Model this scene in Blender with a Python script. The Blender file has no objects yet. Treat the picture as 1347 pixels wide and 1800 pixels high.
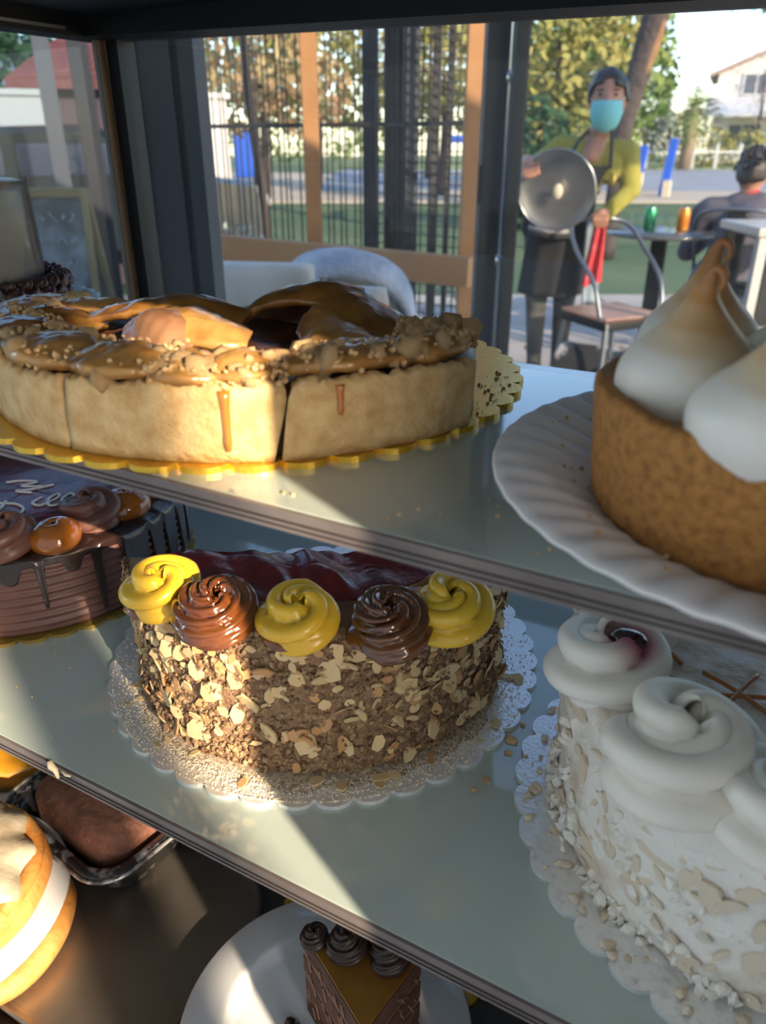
import bpy, bmesh, math, random
import numpy as np
from mathutils import Vector, Matrix
PI = math.pi
S = bpy.context.scene
COL = S.collection
ZC = 1.18                      # eye height; world X runs along the shelves, Y into the case
# ------------------------------------------------------------------ camera
cam = bpy.data.cameras.new('camera'); camo = bpy.data.objects.new('camera', cam); COL.objects.link(camo)
camo.location = (0, 0, ZC)
camo.rotation_euler = (math.radians(90 - 25.8), 0, math.radians(28.7))
cam.sensor_fit = 'VERTICAL'; cam.sensor_height = 24.0; cam.sensor_width = 18.0
cam.lens = 1351 / 1800 * 24.0
cam.clip_start = 0.01; cam.clip_end = 400
cam.dof.use_dof = True; cam.dof.focus_distance = 0.46; cam.dof.aperture_fstop = 6.8
S.camera = camo
# ------------------------------------------------------------------ sky, sun, exposure
SUN_EL = math.radians(22)
SUN_D = Vector((-.90 * math.cos(SUN_EL), .435 * math.cos(SUN_EL), -math.sin(SUN_EL))).normalized()
W = bpy.data.worlds.new('sky'); S.world = W; W.use_nodes = True
nt = W.node_tree; nt.nodes.clear()
sk = nt.nodes.new('ShaderNodeTexSky'); sk.sky_type = 'NISHITA'; sk.sun_disc = False
sk.sun_elevation = SUN_EL; sk.sun_rotation = math.atan2(-SUN_D.x, -SUN_D.y)
sk.air_density = 1.0; sk.dust_density = 0.4; sk.ozone_density = 1.5
bg = nt.nodes.new('ShaderNodeBackground'); bg.inputs['Strength'].default_value = 0.56
wo = nt.nodes.new('ShaderNodeOutputWorld')
nt.links.new(sk.outputs[0], bg.inputs[0]); nt.links.new(bg.outputs[0], wo.inputs[0])
sl = bpy.data.lights.new('sun', 'SUN'); sl.energy = 8.6; sl.angle = math.radians(.53); sl.color = (1, .81, .57)
so = bpy.data.objects.new('sun', sl); COL.objects.link(so)
so.rotation_euler = SUN_D.to_track_quat('-Z', 'Y').to_euler(); so.location = (6, -4, 6)
S.view_settings.view_transform = 'Standard'; S.view_settings.look = 'None'
S.view_settings.exposure = 0.80; S.view_settings.gamma = 1.0; S.view_settings.use_curve_mapping = False
# ------------------------------------------------------------------ materials
MATS = {}
def M(name, col, rough=.5, metal=0., noise=None, bump=None, coat=0., sss=0., spec=.5, glow=0):
    """noise=(scale, colour2, low, high[, detail]); bump=(scale, strength, distance)"""
    m = bpy.data.materials.new(name); m.use_nodes = True; n = m.node_tree; b = n.nodes['Principled BSDF']
    b.inputs['Base Color'].default_value = (*col, 1); b.inputs['Roughness'].default_value = rough
    b.inputs['Metallic'].default_value = metal; b.inputs['Specular IOR Level'].default_value = spec
    b.inputs['Coat Weight'].default_value = coat; b.inputs['Coat Roughness'].default_value = .08
    if sss:
        b.inputs['Subsurface Weight'].default_value = sss; b.inputs['Subsurface Scale'].default_value = .004
        b.inputs['Subsurface Radius'].default_value = (1, .7, .4)
    tc = n.nodes.new('ShaderNodeTexCoord')
    if noise:
        t = n.nodes.new('ShaderNodeTexNoise'); t.inputs['Scale'].default_value = noise[0]
        t.inputs['Detail'].default_value = noise[4] if len(noise) > 4 else 5
        r = n.nodes.new('ShaderNodeValToRGB'); r.color_ramp.elements[0].position = noise[2]; r.color_ramp.elements[1].position = noise[3]
        r.color_ramp.elements[0].color = (*col, 1); r.color_ramp.elements[1].color = (*noise[1], 1)
        n.links.new(tc.outputs['Object'], t.inputs['Vector']); n.links.new(t.outputs[0], r.inputs[0]); n.links.new(r.outputs[0], b.inputs['Base Color'])
    if bump:
        t = n.nodes.new('ShaderNodeTexNoise'); t.inputs['Scale'].default_value = bump[0]; t.inputs['Detail'].default_value = 4
        u = n.nodes.new('ShaderNodeBump'); u.inputs['Strength'].default_value = bump[1]; u.inputs['Distance'].default_value = bump[2]
        n.links.new(tc.outputs['Object'], t.inputs['Vector']); n.links.new(t.outputs[0], u.inputs['Height']); n.links.new(u.outputs[0], b.inputs['Normal'])
    MATS[name] = m; return m
def glass(name, tint=(.96, .98, .97), refl=.10, haze=0):
    m = bpy.data.materials.new(name); m.use_nodes = True; n = m.node_tree; n.nodes.clear()
    o = n.nodes.new('ShaderNodeOutputMaterial'); mx = n.nodes.new('ShaderNodeMixShader')
    tr = n.nodes.new('ShaderNodeBsdfTransparent'); tr.inputs[0].default_value = (*tint, 1)
    gl = n.nodes.new('ShaderNodeBsdfGlossy'); gl.inputs['Roughness'].default_value = .02
    fr = n.nodes.new('ShaderNodeFresnel'); fr.inputs[0].default_value = 1.3 + refl
    ge = n.nodes.new('ShaderNodeNewGeometry'); iv = n.nodes.new('ShaderNodeMath'); iv.operation = 'SUBTRACT'; iv.inputs[0].default_value = 1
    mu = n.nodes.new('ShaderNodeMath'); mu.operation = 'MULTIPLY'; n.links.new(ge.outputs['Backfacing'], iv.inputs[1]); n.links.new(iv.outputs[0], mu.inputs[0]); n.links.new(fr.outputs[0], mu.inputs[1])
    n.links.new(mu.outputs[0], mx.inputs[0])
    if haze:
        df = n.nodes.new('ShaderNodeBsdfDiffuse'); df.inputs[0].default_value = (.8, .82, .85, 1); m2 = n.nodes.new('ShaderNodeMixShader'); m2.inputs[0].default_value = haze
        n.links.new(tr.outputs[0], m2.inputs[1]); n.links.new(df.outputs[0], m2.inputs[2]); tr = m2
    n.links.new(tr.outputs[0], mx.inputs[1]); n.links.new(gl.outputs[0], mx.inputs[2])
    n.links.new(mx.outputs[0], o.inputs[0]); return m
# ------------------------------------------------------------------ builders
def obj(name, vf, mat, parent=None, smooth=True, loc=None, mats=None, idx=None):
    me = bpy.data.meshes.new(name); me.from_pydata([tuple(map(float, v)) for v in vf[0]], [], [tuple(map(int, f)) for f in vf[1]])
    for mm in (mats or [mat]): me.materials.append(mm)
    if idx is not None: me.polygons.foreach_set('material_index', [int(i) for i in idx])
    if smooth: me.polygons.foreach_set('use_smooth', [True] * len(me.polygons))
    me.update()
    o = bpy.data.objects.new(name, me); COL.objects.link(o)
    if parent: o.parent = parent
    if loc is not None: o.location = loc
    return o
def tag(o, label=None, cat=None, group=None, kind=None):
    if label: o['label'] = label
    if cat: o['category'] = cat
    if group: o['group'] = group
    if kind: o['kind'] = kind
    return o
def thing(name, loc, label, cat, group=None, rot=0):
    o = bpy.data.objects.new(name, None); COL.objects.link(o); o.location = loc; o.rotation_euler = (0, 0, rot)
    o.empty_display_size = .02
    return tag(o, label, cat, group)
def inst(src, parent, loc=(0, 0, 0), rot=(0, 0, 0), sc=(1, 1, 1)):
    o = src.copy(); COL.objects.link(o); o.parent = parent; o.location = loc; o.rotation_euler = rot; o.scale = sc; return o
def join(*vfs):
    V = []; F = []
    for v, f in vfs:
        k = len(V); V.extend([tuple(p) for p in v]); F.extend([tuple(i + k for i in q) for q in f])
    return V, F
def xf(vf, loc=(0, 0, 0), rot=(0, 0, 0), sc=1):
    from mathutils import Euler
    m = Matrix.Translation(loc) @ Euler(rot).to_matrix().to_4x4() @ Matrix.Diagonal((*( (sc,)*3 if not hasattr(sc, '__len__') else sc), 1))
    return [tuple(m @ Vector(p)) for p in vf[0]], vf[1]
def box(a, b, bev=0.0):
    x0, y0, z0 = a; x1, y1, z1 = b
    if bev <= 0:
        v = [(x, y, z) for z in (z0, z1) for y in (y0, y1) for x in (x0, x1)]
        return v, [(0, 2, 3, 1), (4, 5, 7, 6), (0, 1, 5, 4), (2, 6, 7, 3), (0, 4, 6, 2), (1, 3, 7, 5)]
    bm = bmesh.new(); vs = [bm.verts.new(p) for p in box(a, b)[0]]
    for f in box(a, b)[1]: bm.faces.new([vs[i] for i in f])
    bmesh.ops.bevel(bm, geom=list(bm.edges), offset=bev, segments=2, affect='EDGES', profile=.7)
    bm.verts.ensure_lookup_table(); bm.verts.index_update()
    r = [tuple(v.co) for v in bm.verts], [tuple(v.index for v in f.verts) for f in bm.faces]; bm.free(); return r
def bar(p, q, w, d=None):
    """rectangular bar from p to q, w by d"""
    p = Vector(p); q = Vector(q); d = d or w; ax = (q - p).normalized()
    up = Vector((0, 0, 1)) if abs(ax.z) < .9 else Vector((0, 1, 0))
    a = ax.cross(up).normalized() * w / 2; b = ax.cross(a).normalized() * d / 2
    v = [tuple(c + i * a + j * b) for c in (p, q) for i, j in ((-1, -1), (1, -1), (1, 1), (-1, 1))]
    return v, [(0, 3, 2, 1), (4, 5, 6, 7), (0, 1, 5, 4), (1, 2, 6, 5), (2, 3, 7, 6), (3, 0, 4, 7)]
def sweep(pts, rad, seg=12, cross=None, caps=True, closed=False):
    """tube along pts; cross(k, phi) multiplies the radius"""
    P = [Vector(p) for p in pts]; n = len(P)
    R = [rad] * n if not hasattr(rad, '__len__') else list(rad)
    V = []; F = []; prev = None
    for i in range(n):
        t = (P[min(i + 1, n - 1)] - P[max(i - 1, 0)])
        t = t.normalized() if t.length > 1e-9 else Vector((0, 0, 1))
        if prev is None:
            a = Vector((0, 0, 1)) if abs(t.z) < .9 else Vector((1, 0, 0)); u = (a - t * a.dot(t)).normalized()
        else:
            u = (prev - t * prev.dot(t)); u = u.normalized() if u.length > 1e-9 else prev
        prev = u; w = t.cross(u)
        for k in range(seg):
            f = 2 * PI * k / seg; m = cross(i / (n - 1), f) if cross else 1
            V.append(tuple(P[i] + (u * math.cos(f) + w * math.sin(f)) * R[i] * m))
    for i in range(n - 1):
        for k in range(seg):
            F.append((i * seg + k, i * seg + (k + 1) % seg, (i + 1) * seg + (k + 1) % seg, (i + 1) * seg + k))
    if caps:
        F.append(tuple(range(seg))[::-1]); F.append(tuple((n - 1) * seg + k for k in range(seg)))
    return V, F
def smoothpts(pts, n):
    """Catmull-Rom through pts"""
    P = [np.array(p, float) for p in pts]; P = [2 * P[0] - P[1]] + P + [2 * P[-1] - P[-2]]; out = []
    m = len(P) - 3
    for i in range(n):
        x = i / (n - 1) * m; k = min(int(x), m - 1); t = x - k; a, b, c, d = P[k:k + 4]
        out.append(.5 * (2 * b + (c - a) * t + (2 * a - 5 * b + 4 * c - d) * t * t + (3 * b - a - 3 * c + d) * t ** 3))
    return out
def lathe(prof, n=48, fn=None, a0=0, a1=2 * PI):
    """profile of (r, z) revolved; fn(r, z, ang) -> (r, z)"""
    full = abs(a1 - a0 - 2 * PI) < 1e-6; m = n if full else n + 1
    V = []; F = []
    for j in range(m):
        a = a0 + (a1 - a0) * j / n
        for r, z in prof:
            if fn: r, z = fn(r, z, a)
            V.append((r * math.cos(a), r * math.sin(a), z))
    L = len(prof)
    for j in range(n):
        for i in range(L - 1):
            A = j * L + i; B = ((j + 1) % m) * L + i
            F.append((A, B, B + 1, A + 1))
    return V, F
def scallop(R, n=40, th=.0026, depth=.0055, seg=8):
    """card cake board with a scalloped rim"""
    N = n * seg; top = []
    for k in range(N):
        a = 2 * PI * k / N; f = abs(math.sin(n * a / 2)); r = R - depth * (1 - f ** .55)
        top.append((r * math.cos(a), r * math.sin(a)))
    V = [(x, y, 0) for x, y in top] + [(x, y, th) for x, y in top] + [(x * .955, y * .955, th) for x, y in top] + [(0, 0, 0), (0, 0, th)]
    F = []
    for k in range(N):
        q = (k + 1) % N
        F += [(k, q, N + q, N + k), (N + k, N + q, 2 * N + q, 2 * N + k), (2 * N + k, 2 * N + q, 3 * N + 1), (q, k, 3 * N)]
    return V, F
def lump(seed, r=1.0, sub=1, amp=.3):
    rnd = random.Random(seed); bm = bmesh.new(); bmesh.ops.create_icosphere(bm, subdivisions=sub, radius=r)
    for v in bm.verts: v.co *= 1 + rnd.uniform(-amp, amp)
    bm.verts.index_update()
    o = [tuple(v.co) for v in bm.verts], [tuple(v.index for v in f.verts) for f in bm.faces]; bm.free(); return o
def loft(A, B, n=24, m=10, th=.003, bulge=.0, bdir=(0, 0, 1)):
    """curved sheet between two edge curves, with thickness"""
    a = smoothpts(A, n); b = smoothpts(B, n); bd = np.array(bdir); G = np.zeros((n, m, 3))
    for i in range(n):
        for j in range(m):
            t = j / (m - 1); e = math.sin(PI * i / (n - 1))
            G[i, j] = a[i] * (1 - t) + b[i] * t + bd * bulge * math.sin(PI * t) * (.3 + .7 * e)
    du = np.gradient(G, axis=0); dv = np.gradient(G, axis=1); nn = np.cross(du, dv); nn /= np.linalg.norm(nn, axis=2, keepdims=True) + 1e-12
    H = G - nn * th; V = list(G.reshape(-1, 3)) + list(H.reshape(-1, 3)); K = n * m; F = []
    for i in range(n - 1):
        for j in range(m - 1):
            q = (i * m + j, (i + 1) * m + j, (i + 1) * m + j + 1, i * m + j + 1); F += [q, tuple(K + x for x in q[::-1])]
    for i in range(n - 1):
        F += [(i * m, K + i * m, K + (i + 1) * m, (i + 1) * m), (i * m + m - 1, (i + 1) * m + m - 1, K + (i + 1) * m + m - 1, K + i * m + m - 1)]
    for j in range(m - 1):
        F += [(j, j + 1, K + j + 1, K + j), ((n - 1) * m + j, K + (n - 1) * m + j, K + (n - 1) * m + j + 1, (n - 1) * m + j + 1)]
    return V, F
def rosette(R, H, turns=2.3, lobes=6, rope=None, amp=.22, twist=3.0, seg=36, n=110, ph=0., tip=True, hand=1):
    """piped swirl: a star-section rope wound inwards and upwards"""
    rope = rope or R * .42; pts = []; rr = []
    for i in range(n):
        t = i / (n - 1); a = ph + hand * 2 * PI * turns * t; rad = (R - rope) * (1 - t) ** .85
        pts.append((rad * math.cos(a), rad * math.sin(a), rope * .75 + (H - rope * 1.3) * t ** 1.15))
        rr.append(rope * min(1, .45 + t * 6) * (1 - .38 * max(0, t - .55) / .45) * (1 if t < .96 or not tip else max(.12, (1 - t) / .04)))
    return sweep(pts, rr, seg, lambda k, f: 1 - amp + amp * abs(math.cos(lobes * f / 2 + twist * 2 * PI * k)) ** .7 * 2 - amp * .3)
def clip_r(ang, R, cuts):
    """radius of a disc of radius R cut by half-planes (nx, ny, d): keep nx*x+ny*y <= d"""
    r = R
    for nx, ny, d in cuts:
        c = nx * math.cos(ang) + ny * math.sin(ang)
        if c > 1e-6: r = min(r, max(d, 0) / c)
    return r
def in_cuts(x, y, cuts): return all(nx * x + ny * y <= d for nx, ny, d in cuts)
def vnoise(seed=0):
    rnd = np.random.RandomState(seed); K = rnd.uniform(-1, 1, (7, 3)); ph = rnd.uniform(0, 6.28, 7)
    return lambda p, s: sum(math.sin(np.dot(K[i], p) * s * (1 + .6 * i) + ph[i]) / (1 + .45 * i) for i in range(7)) / 3
# ------------------------------------------------------------------ material set
dark_metal = M('dark_metal', (.007, .0075, .0085), .5, .1)
case_grey = M('case_grey', (.035, .038, .042), .4, .3, bump=(120, .1, .0005))
steel = M('brushed_steel', (.55, .56, .57), .28, 1., bump=(300, .08, .0003))
shelf_glass = M('painted_glass', (.42, .485, .455), .05, 0, coat=1., spec=.6)
edge_mat = M('shelf_edge', (.13, .105, .10), .3, noise=(30, (.18, .15, .14), .4, .7))
edge_dark = M('shelf_edge_line', (.035, .03, .03), .4)
pane = glass('clear_glass')
pane_back = glass('hazed_case_glass', (.62, .63, .64), haze=.05); pane_side = glass('grey_side_glass', (.40, .445, .48), haze=.03)  # back pane tint dims the outdoors; a pale mix puts haze into both panes
silver = M('silver_foil', (.86, .86, .86), .30, .5, noise=(260, (.66, .66, .66), .5, .8), bump=(420, .5, .0006))
gold = M('gold_foil', (.83, .50, .06), .34, .75, noise=(300, (.65, .38, .04), .5, .8), bump=(380, .35, .0005))
card = M('board_card', (.36, .30, .24), .8)
ZU = ZC - .1165; ZL = ZC - .313; ZB = ZC - .560
def wp(name, vf, mat, parent, smooth=False, **k):
    return obj(name, vf, mat, parent, smooth, loc=tuple(-c for c in parent.location), **k)
# ================================================================== the setting
pav = M('paving', (.50, .43, .37), .85, noise=(1.5, (.38, .33, .29), .35, .7), bump=(60, .2, .003))
joint = M('paving_joint', (.2, .18, .16), .9)
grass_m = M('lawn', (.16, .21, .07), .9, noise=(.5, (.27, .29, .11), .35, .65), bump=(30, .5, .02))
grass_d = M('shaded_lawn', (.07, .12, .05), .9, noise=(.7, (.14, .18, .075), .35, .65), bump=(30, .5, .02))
sand_m = M('sand_path', (.62, .50, .38), .95, noise=(.4, (.52, .42, .33), .4, .65))
road_m = M('asphalt', (.30, .31, .34), .9, noise=(.6, (.38, .38, .41), .4, .65))
tile_in = M('floor_tile', (.42, .40, .38), .4)
fl = tag(obj('floor', box((-3.2, -1.1, -.05), (3.5, .95, 0)), tile_in, smooth=False), kind='structure')
CA = math.radians(28.7)
def strip(name, y0, y1, x0, x1, z, mat, label=None):
    """ground strip square to the street, which runs askew to the shop front"""
    c, s = math.cos(CA), math.sin(CA)
    f = lambda x, y: (x * c - y * s, x * s + y * c)
    b = box((x0, y0, z - .1), (x1, y1, z))
    o = obj(name, ([(*f(x, y), zz) for x, y, zz in b[0]], b[1]), mat, smooth=False)
    return tag(o, kind='structure')
tr = strip('terrace_floor', .2, 6.6, -7, 7, -.012, joint)
rnd = random.Random(3)
slab = obj('paving_slab', box((-.292, -.292, -.03), (.292, .292, 0), .006), pav, tr, False)
first = True
for i in range(-5, 7):
    for j in range(2, 12):
        x = i * .6 + (.3 if j % 2 else 0); y = j * .6 - .2
        if abs(x) > .55 * y + .9: continue
        p = (x * math.cos(CA) - y * math.sin(CA), x * math.sin(CA) + y * math.cos(CA), rnd.uniform(-.003, .003))
        if p[1] < 1.3: continue
        if first: slab.location = p; slab.rotation_euler = (0, 0, CA); first = False
        else: inst(slab, tr, p, (0, 0, CA))
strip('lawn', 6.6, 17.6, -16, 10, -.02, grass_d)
strip('sidewalk', 17.6, 21.5, -16, 30, 0, sand_m)
strip('road', 21.5, 40, -2, 30, -.06, road_m)
strip('sand_path', 21.5, 34, -26, -2, -.01, sand_m)
strip('far_lawn', 34, 70, -60, -2, 0, grass_m)
strip('verge', 40, 75, -2, 60, 0, grass_m)
# shop window the low sun comes through, behind the counter
alu = M('window_frame_paint', (.05, .055, .06), .4, .4)
tag(obj('ceiling', box((-3.2, -1.0, 2.42), (3.5, 1.0, 2.5)), M('ceiling_paint', (.66, .66, .65), .8), smooth=False), kind='structure')
tag(obj('wall_right', box((3.4, -1.0, 0), (3.5, 1.0, 2.42)), M('wall_paint', (.66, .64, .61), .8), smooth=False), kind='structure')
tag(obj('wall_front', box((-3.2, -1.1, 0), (1.55, -1.0, 2.42)), bpy.data.materials['wall_paint'], smooth=False), kind='structure')
wr = tag(thing('window_1', (2.223, -1.0, 0), None, None), kind='structure')
for k, x in enumerate((-.66, 0, 1.16)):
    obj('mullion', box((x - .021, -.03, 0), (x + .021, .03, 2.4)), alu, wr, False)
obj('header', box((-.68, -.04, 2.34), (1.18, .04, 2.42)), alu, wr, False)
obj('sill', box((-.68, -.06, .0), (1.18, .06, .12)), alu, wr, False)
# ================================================================== display case
case = thing('display_case', (-.19, .40, 0), 'black framed glass pastry display case holding the two greenish glass shelves of cakes', 'display case')
X0, X1, TB = -.684, .30, .66
wp('cabinet', box((X0 - .03, .10, 0), (X1 + .03, TB + .03, ZB - .02), .004), dark_metal, case)
wp('floor_panel', box((X0, .10, ZB - .02), (X1, TB, ZB - .012)), M('case_floor', (.06, .055, .05), .4, .3), case)
wp('front_rail', box((X0, .125, ZB - .03), (X1, .16, ZB + .004), .004), dark_metal, case)
wp('end_panel', box((X1, -.005, ZB - .02), (X1 + .03, TB + .03, ZC + .14), .003), dark_metal, case)
wp('end_panel', box((X0 - .03, .10, ZB - .02), (X0, TB + .03, ZC - .205), .003), case_grey, case)
wp('ceiling_panel', box((X0 - .03, .08, ZC + .108), (X1 + .03, TB + .03, ZC + .135)), case_grey, case)
wp('glass_pane', box((X0 + .02, TB + .004, ZL - .03), (X1, TB + .008, ZC - .206)), pane_back, case)
wp('back_panel', box((X0, TB, ZB - .02), (X1, TB + .02, ZL - .03)), M('back_panel', (.30, .33, .33), .4), case)
# beams, posts, tracks and panes
wp('top_beam', ([(x, y, z + (.000 if x < -.3 else -.014)) for x, y, z in box((X0, TB - .035, ZC + .091), (X1, TB + .02, ZC + .125))[0]], box((0, 0, 0), (1, 1, 1))[1]), dark_metal, case)
wp('top_beam', box((X0 - .02, .10, ZC + .090), (X0 + .012, TB, ZC + .125)), dark_metal, case)
wp('top_strip', box((X0 + .013, .10, ZC + .094), (X0 + .016, TB - .06, ZC + .0965)), steel, case)
wp('bottom_rail', box((X0, TB - .012, ZC - .205), (X1, TB + .02, ZC - .186), .002), steel, case)
wp('bottom_rail', box((X0, TB - .030, ZC - .21), (X1, TB - .012, ZC - .196)), case_grey, case)
wp('bottom_rail', box((X0 - .02, .10, ZC - .205), (X0 + .012, TB, ZC - .190)), case_grey, case)
wp('corner_post', box((X0 + .006, TB - .004, ZC - .2), (X0 + .022, TB + .02, ZC + .1)), dark_metal, case)
wp('door_track', box((X0 - .004, TB - .012, ZC - .2), (X0 + .001, TB - .004, ZC + .095)), M('grey_track', (.30, .27, .26), .5), case)
wp('door_track', box((X0 + .0025, TB - .012, ZC - .2), (X0 + .0055, TB - .004, ZC + .095)), M('bronze_track', (.32, .19, .10), .45, .3), case)
wp('glass_pane', box((X0 + .02, TB + .004, ZC - .188), (X1, TB + .008, ZC + .1)), pane_back, case)
wp('glass_pane', box((X0 - .008, .10, ZC - .193), (X0 - .004, TB - .012, ZC + .1)), pane_side, case)
def shelf(z, t1, th):
    sh = wp('shelf', box((X0 + .002, .198, z - th), (X1 - .002, t1, z), .0006), shelf_glass, case)
    o = sh
    wp2 = lambda n, vf, m: obj(n, vf, m, o, False)
    wp2('edge_strip', box((X0 + .002, .1962, z - th), (X1 - .002, .1979, z - .0003)), edge_mat)
    wp2('edge_line', box((X0 + .002, .1956, z - th * .53), (X1 - .002, .1961, z - th * .47)), edge_dark)
    wp2('edge_line', box((X0 + .002, .1956, z - th * .78), (X1 - .002, .1961, z - th * .74)), edge_dark)
    for x in (-.66, -.02, .27):
        wp2('bracket', box((x, .25, z - th - .012), (x + .012, t1 + (.0 if t1 < .5 else 0), z - th)), dark_metal)
    return sh
shelf(ZU, .415, .0085); shelf(ZL, .60, .0105)
# ================================================================== walnut apple tart
crust_m = M('tart_crust', (.52, .32, .13), .75, noise=(110, (.68, .48, .235), .36, .66, 8), bump=(330, .9, .0014), sss=.1)
fill_m = M('caramel_filling', (.055, .017, .005), .5, noise=(60, (.12, .038, .010), .4, .7), bump=(120, .6, .003), coat=.1, spec=.3)
apple_m = M('glazed_apple', (.27, .13, .032), .28, noise=(60, (.10, .038, .009), .40, .72, 7), bump=(110, .5, .0016), coat=.45, sss=.12)
apple_l = M('pale_glazed_apple', (.44, .24, .075), .32, noise=(70, (.26, .105, .022), .42, .72, 7), bump=(120, .5, .0016), coat=.4, sss=.15)
apple_p = M('bare_apple_flesh', (.29, .155, .085), .3, noise=(40, (.19, .085, .045), .4, .7), bump=(60, .4, .002), coat=.4)
crumb_m = M('crumb', (.60, .41, .21), .75, noise=(300, (.42, .22, .085), .42, .72), bump=(400, .6, .001))
b = tag(obj('cake_board', scallop(.1475, 44), gold, smooth=False, loc=(-.2645, .3355, ZU), mats=[gold]), 'gold scalloped cake board under the apple tart on the upper shelf', 'cake board')
TC = np.array([-.255, .333]); tart = thing('apple_tart', (*TC, ZU + .0026), 'large apple tart topped with glazed apple slices and nut crumbs on gold board', 'tart')
cuts = [(.929, .370, .1135), (-.0565, .998, .006)]; RT = .1365
vn = vnoise(5)
def crust_piece(a0, a1, e0, e1, seed):
    """crust wall between two angles; the ends are ragged cracks (e0, e1 lean)"""
    rn = random.Random(seed); n = max(8, int((a1 - a0) * 60)); V = []; F = []
    prof = [(RT - .0075, .001), (RT - .0075, .026), (RT - .006, .030), (RT - .002, .0312), (RT + .0012, .030), (RT + .0012, .026), (RT + .0008, .020), (RT + .0004, .012), (RT - .0002, .005), (RT - .0012, .0003)]
    L = len(prof); j0 = [rn.uniform(-.010, .010) for _ in prof]; j1 = [rn.uniform(-.010, .010) for _ in prof]
    for j in range(n + 1):
        t = j / n
        for i, (r, z) in enumerate(prof):
            a = a0 + (a1 - a0) * t
            a += (j0[i] + e0 * (z / .03 - .5)) * max(0, 1 - t * n / 3) + (j1[i] + e1 * (z / .03 - .5)) * max(0, 1 - (1 - t) * n / 3)
            p = np.array([math.cos(a), math.sin(a), z * 8]); w = vn(p, 9) * .0012 + vn(p, 40) * .0004
            rr = r + (w if i not in (0,) else 0)
            zz = z + (.0022 * vn(p * np.array([1, 1, 0]), 14) + .0014 * rn.uniform(-1, 1) if 2 <= i <= 4 else 0)
            V.append((rr * math.cos(a), rr * math.sin(a), zz))
    for j in range(n):
        for i in range(L):
            q = (i + 1) % L; F.append((j * L + i, (j + 1) * L + i, (j + 1) * L + q, j * L + q))
    F.append(tuple(range(L))); F.append(tuple(n * L + i for i in range(L))[::-1])
    return V, F
A = math.radians
def ang(s, t): return math.atan2(t - TC[1], s - TC[0])
cr1 = ang(-.1663, .2257); cr2 = ang(-.2515, .197)       # the two cracks in the wall
for a0, a1, e0, e1, sd in ((A(179), cr2 + 2 * PI - .006, 0, .03, 1), (cr2 + 2 * PI + .004, cr1 + 2 * PI - .012, .03, .035, 2), (cr1 + 2 * PI + .012, A(347.3), .035, 0, 3)):
    obj('crust', crust_piece(a0, a1, e0, e1, sd), crust_m, tart)
# drips of syrup down the crust
drip_m = M('syrup_drip', (.45, .15, .02), .15, coat=1.)
for aa, ln, w in ((ang(-.186, .2162), .024, .0022), (ang(-.152, .243), .012, .0018)):
    pts = [((RT + .0012) * math.cos(aa), (RT + .0012) * math.sin(aa), .030 - ln * k / 7) for k in range(8)]
    obj('syrup_drip', sweep(pts, [w * f for f in (1.1, 1, .8, .8, .7, .7, .75, .4)], 8), drip_m, tart)
def tart_fill():
    nr, na = 14, 120; V = []; F = []
    for j in range(na):
        a = 2 * PI * j / na; R = clip_r(a, RT - .0070, cuts)
        for i in range(nr + 1):
            r = R * i / nr; x, y = r * math.cos(a), r * math.sin(a)
            V.append((x, y, .0265 + .0025 * vn(np.array([x, y, 0]) * 20, 3) + (.004 * (1 - r / RT))))
        V.append((R * math.cos(a), R * math.sin(a), .0006))
    L = nr + 2
    for j in range(na):
        q = (j + 1) % na
        for i in range(L - 1): F.append((j * L + i, j * L + i + 1, q * L + i + 1, q * L + i) if i < nr else (j * L + i, j * L + i + 1, q * L + i + 1, q * L + i))
    return V, F
obj('filling', tart_fill(), fill_m, tart)
def T(s, t, z): return (s - TC[0], t - TC[1], z - .0026)
def slice_(A_, B_, mat, bulge=.004, th=.0035, bd=(.2, -.3, 1), n=26):
    v, f = loft([T(*p) for p in A_], [T(*p) for p in B_], n, 12, th, bulge, bd)
    v = [(x + .0016 * vn((x, y, z), 210), y + .0016 * vn((y, z, x), 190), z + .0011 * vn((z + x, x, y), 260) + .0005 * vn((x, y, z), 900)) for x, y, z in v]
    return obj('apple_slice', (v, f), mat, tart)
# the big arched slice with the hollow beneath, seen against the window
slice_([(-.2500, .306, .035), (-.2364, .3200, .0445), (-.2166, .3310, .0505), (-.2008, .3370, .0475), (-.1786, .3330, .0395), (-.150, .322, .032)],
       [(-.2440, .298, .034), (-.2290, .306, .0425), (-.2080, .312, .0440), (-.1900, .305, .0390), (-.1700, .296, .0340), (-.150, .300, .030)], apple_m, .003, .004)
slice_([(-.2060, .314, .0440), (-.1920, .308, .0400), (-.1700, .298, .0350), (-.152, .303, .031)],
       [(-.2030, .292, .034), (-.1880, .278, .0315), (-.1660, .272, .030), (-.146, .286, .029)], apple_l, .004, .004)
0 and slice_([(-.2300, .345, .040), (-.2100, .352, .044), (-.1880, .352, .040), (-.165, .345, .034)],
       [(-.2300, .360, .034), (-.2100, .372, .034), (-.1880, .370, .032), (-.165, .360, .030)], apple_m, .004)
slice_([(-.258, .322, .034), (-.236, .331, .043), (-.212, .338, .047), (-.190, .340, .042), (-.165, .335, .034)],
       [(-.256, .318, .027), (-.236, .325, .027), (-.212, .330, .027), (-.190, .332, .027), (-.165, .330, .027)], fill_m, .001)  # dark back sheet added to deepen the darkness of the hollow
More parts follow.
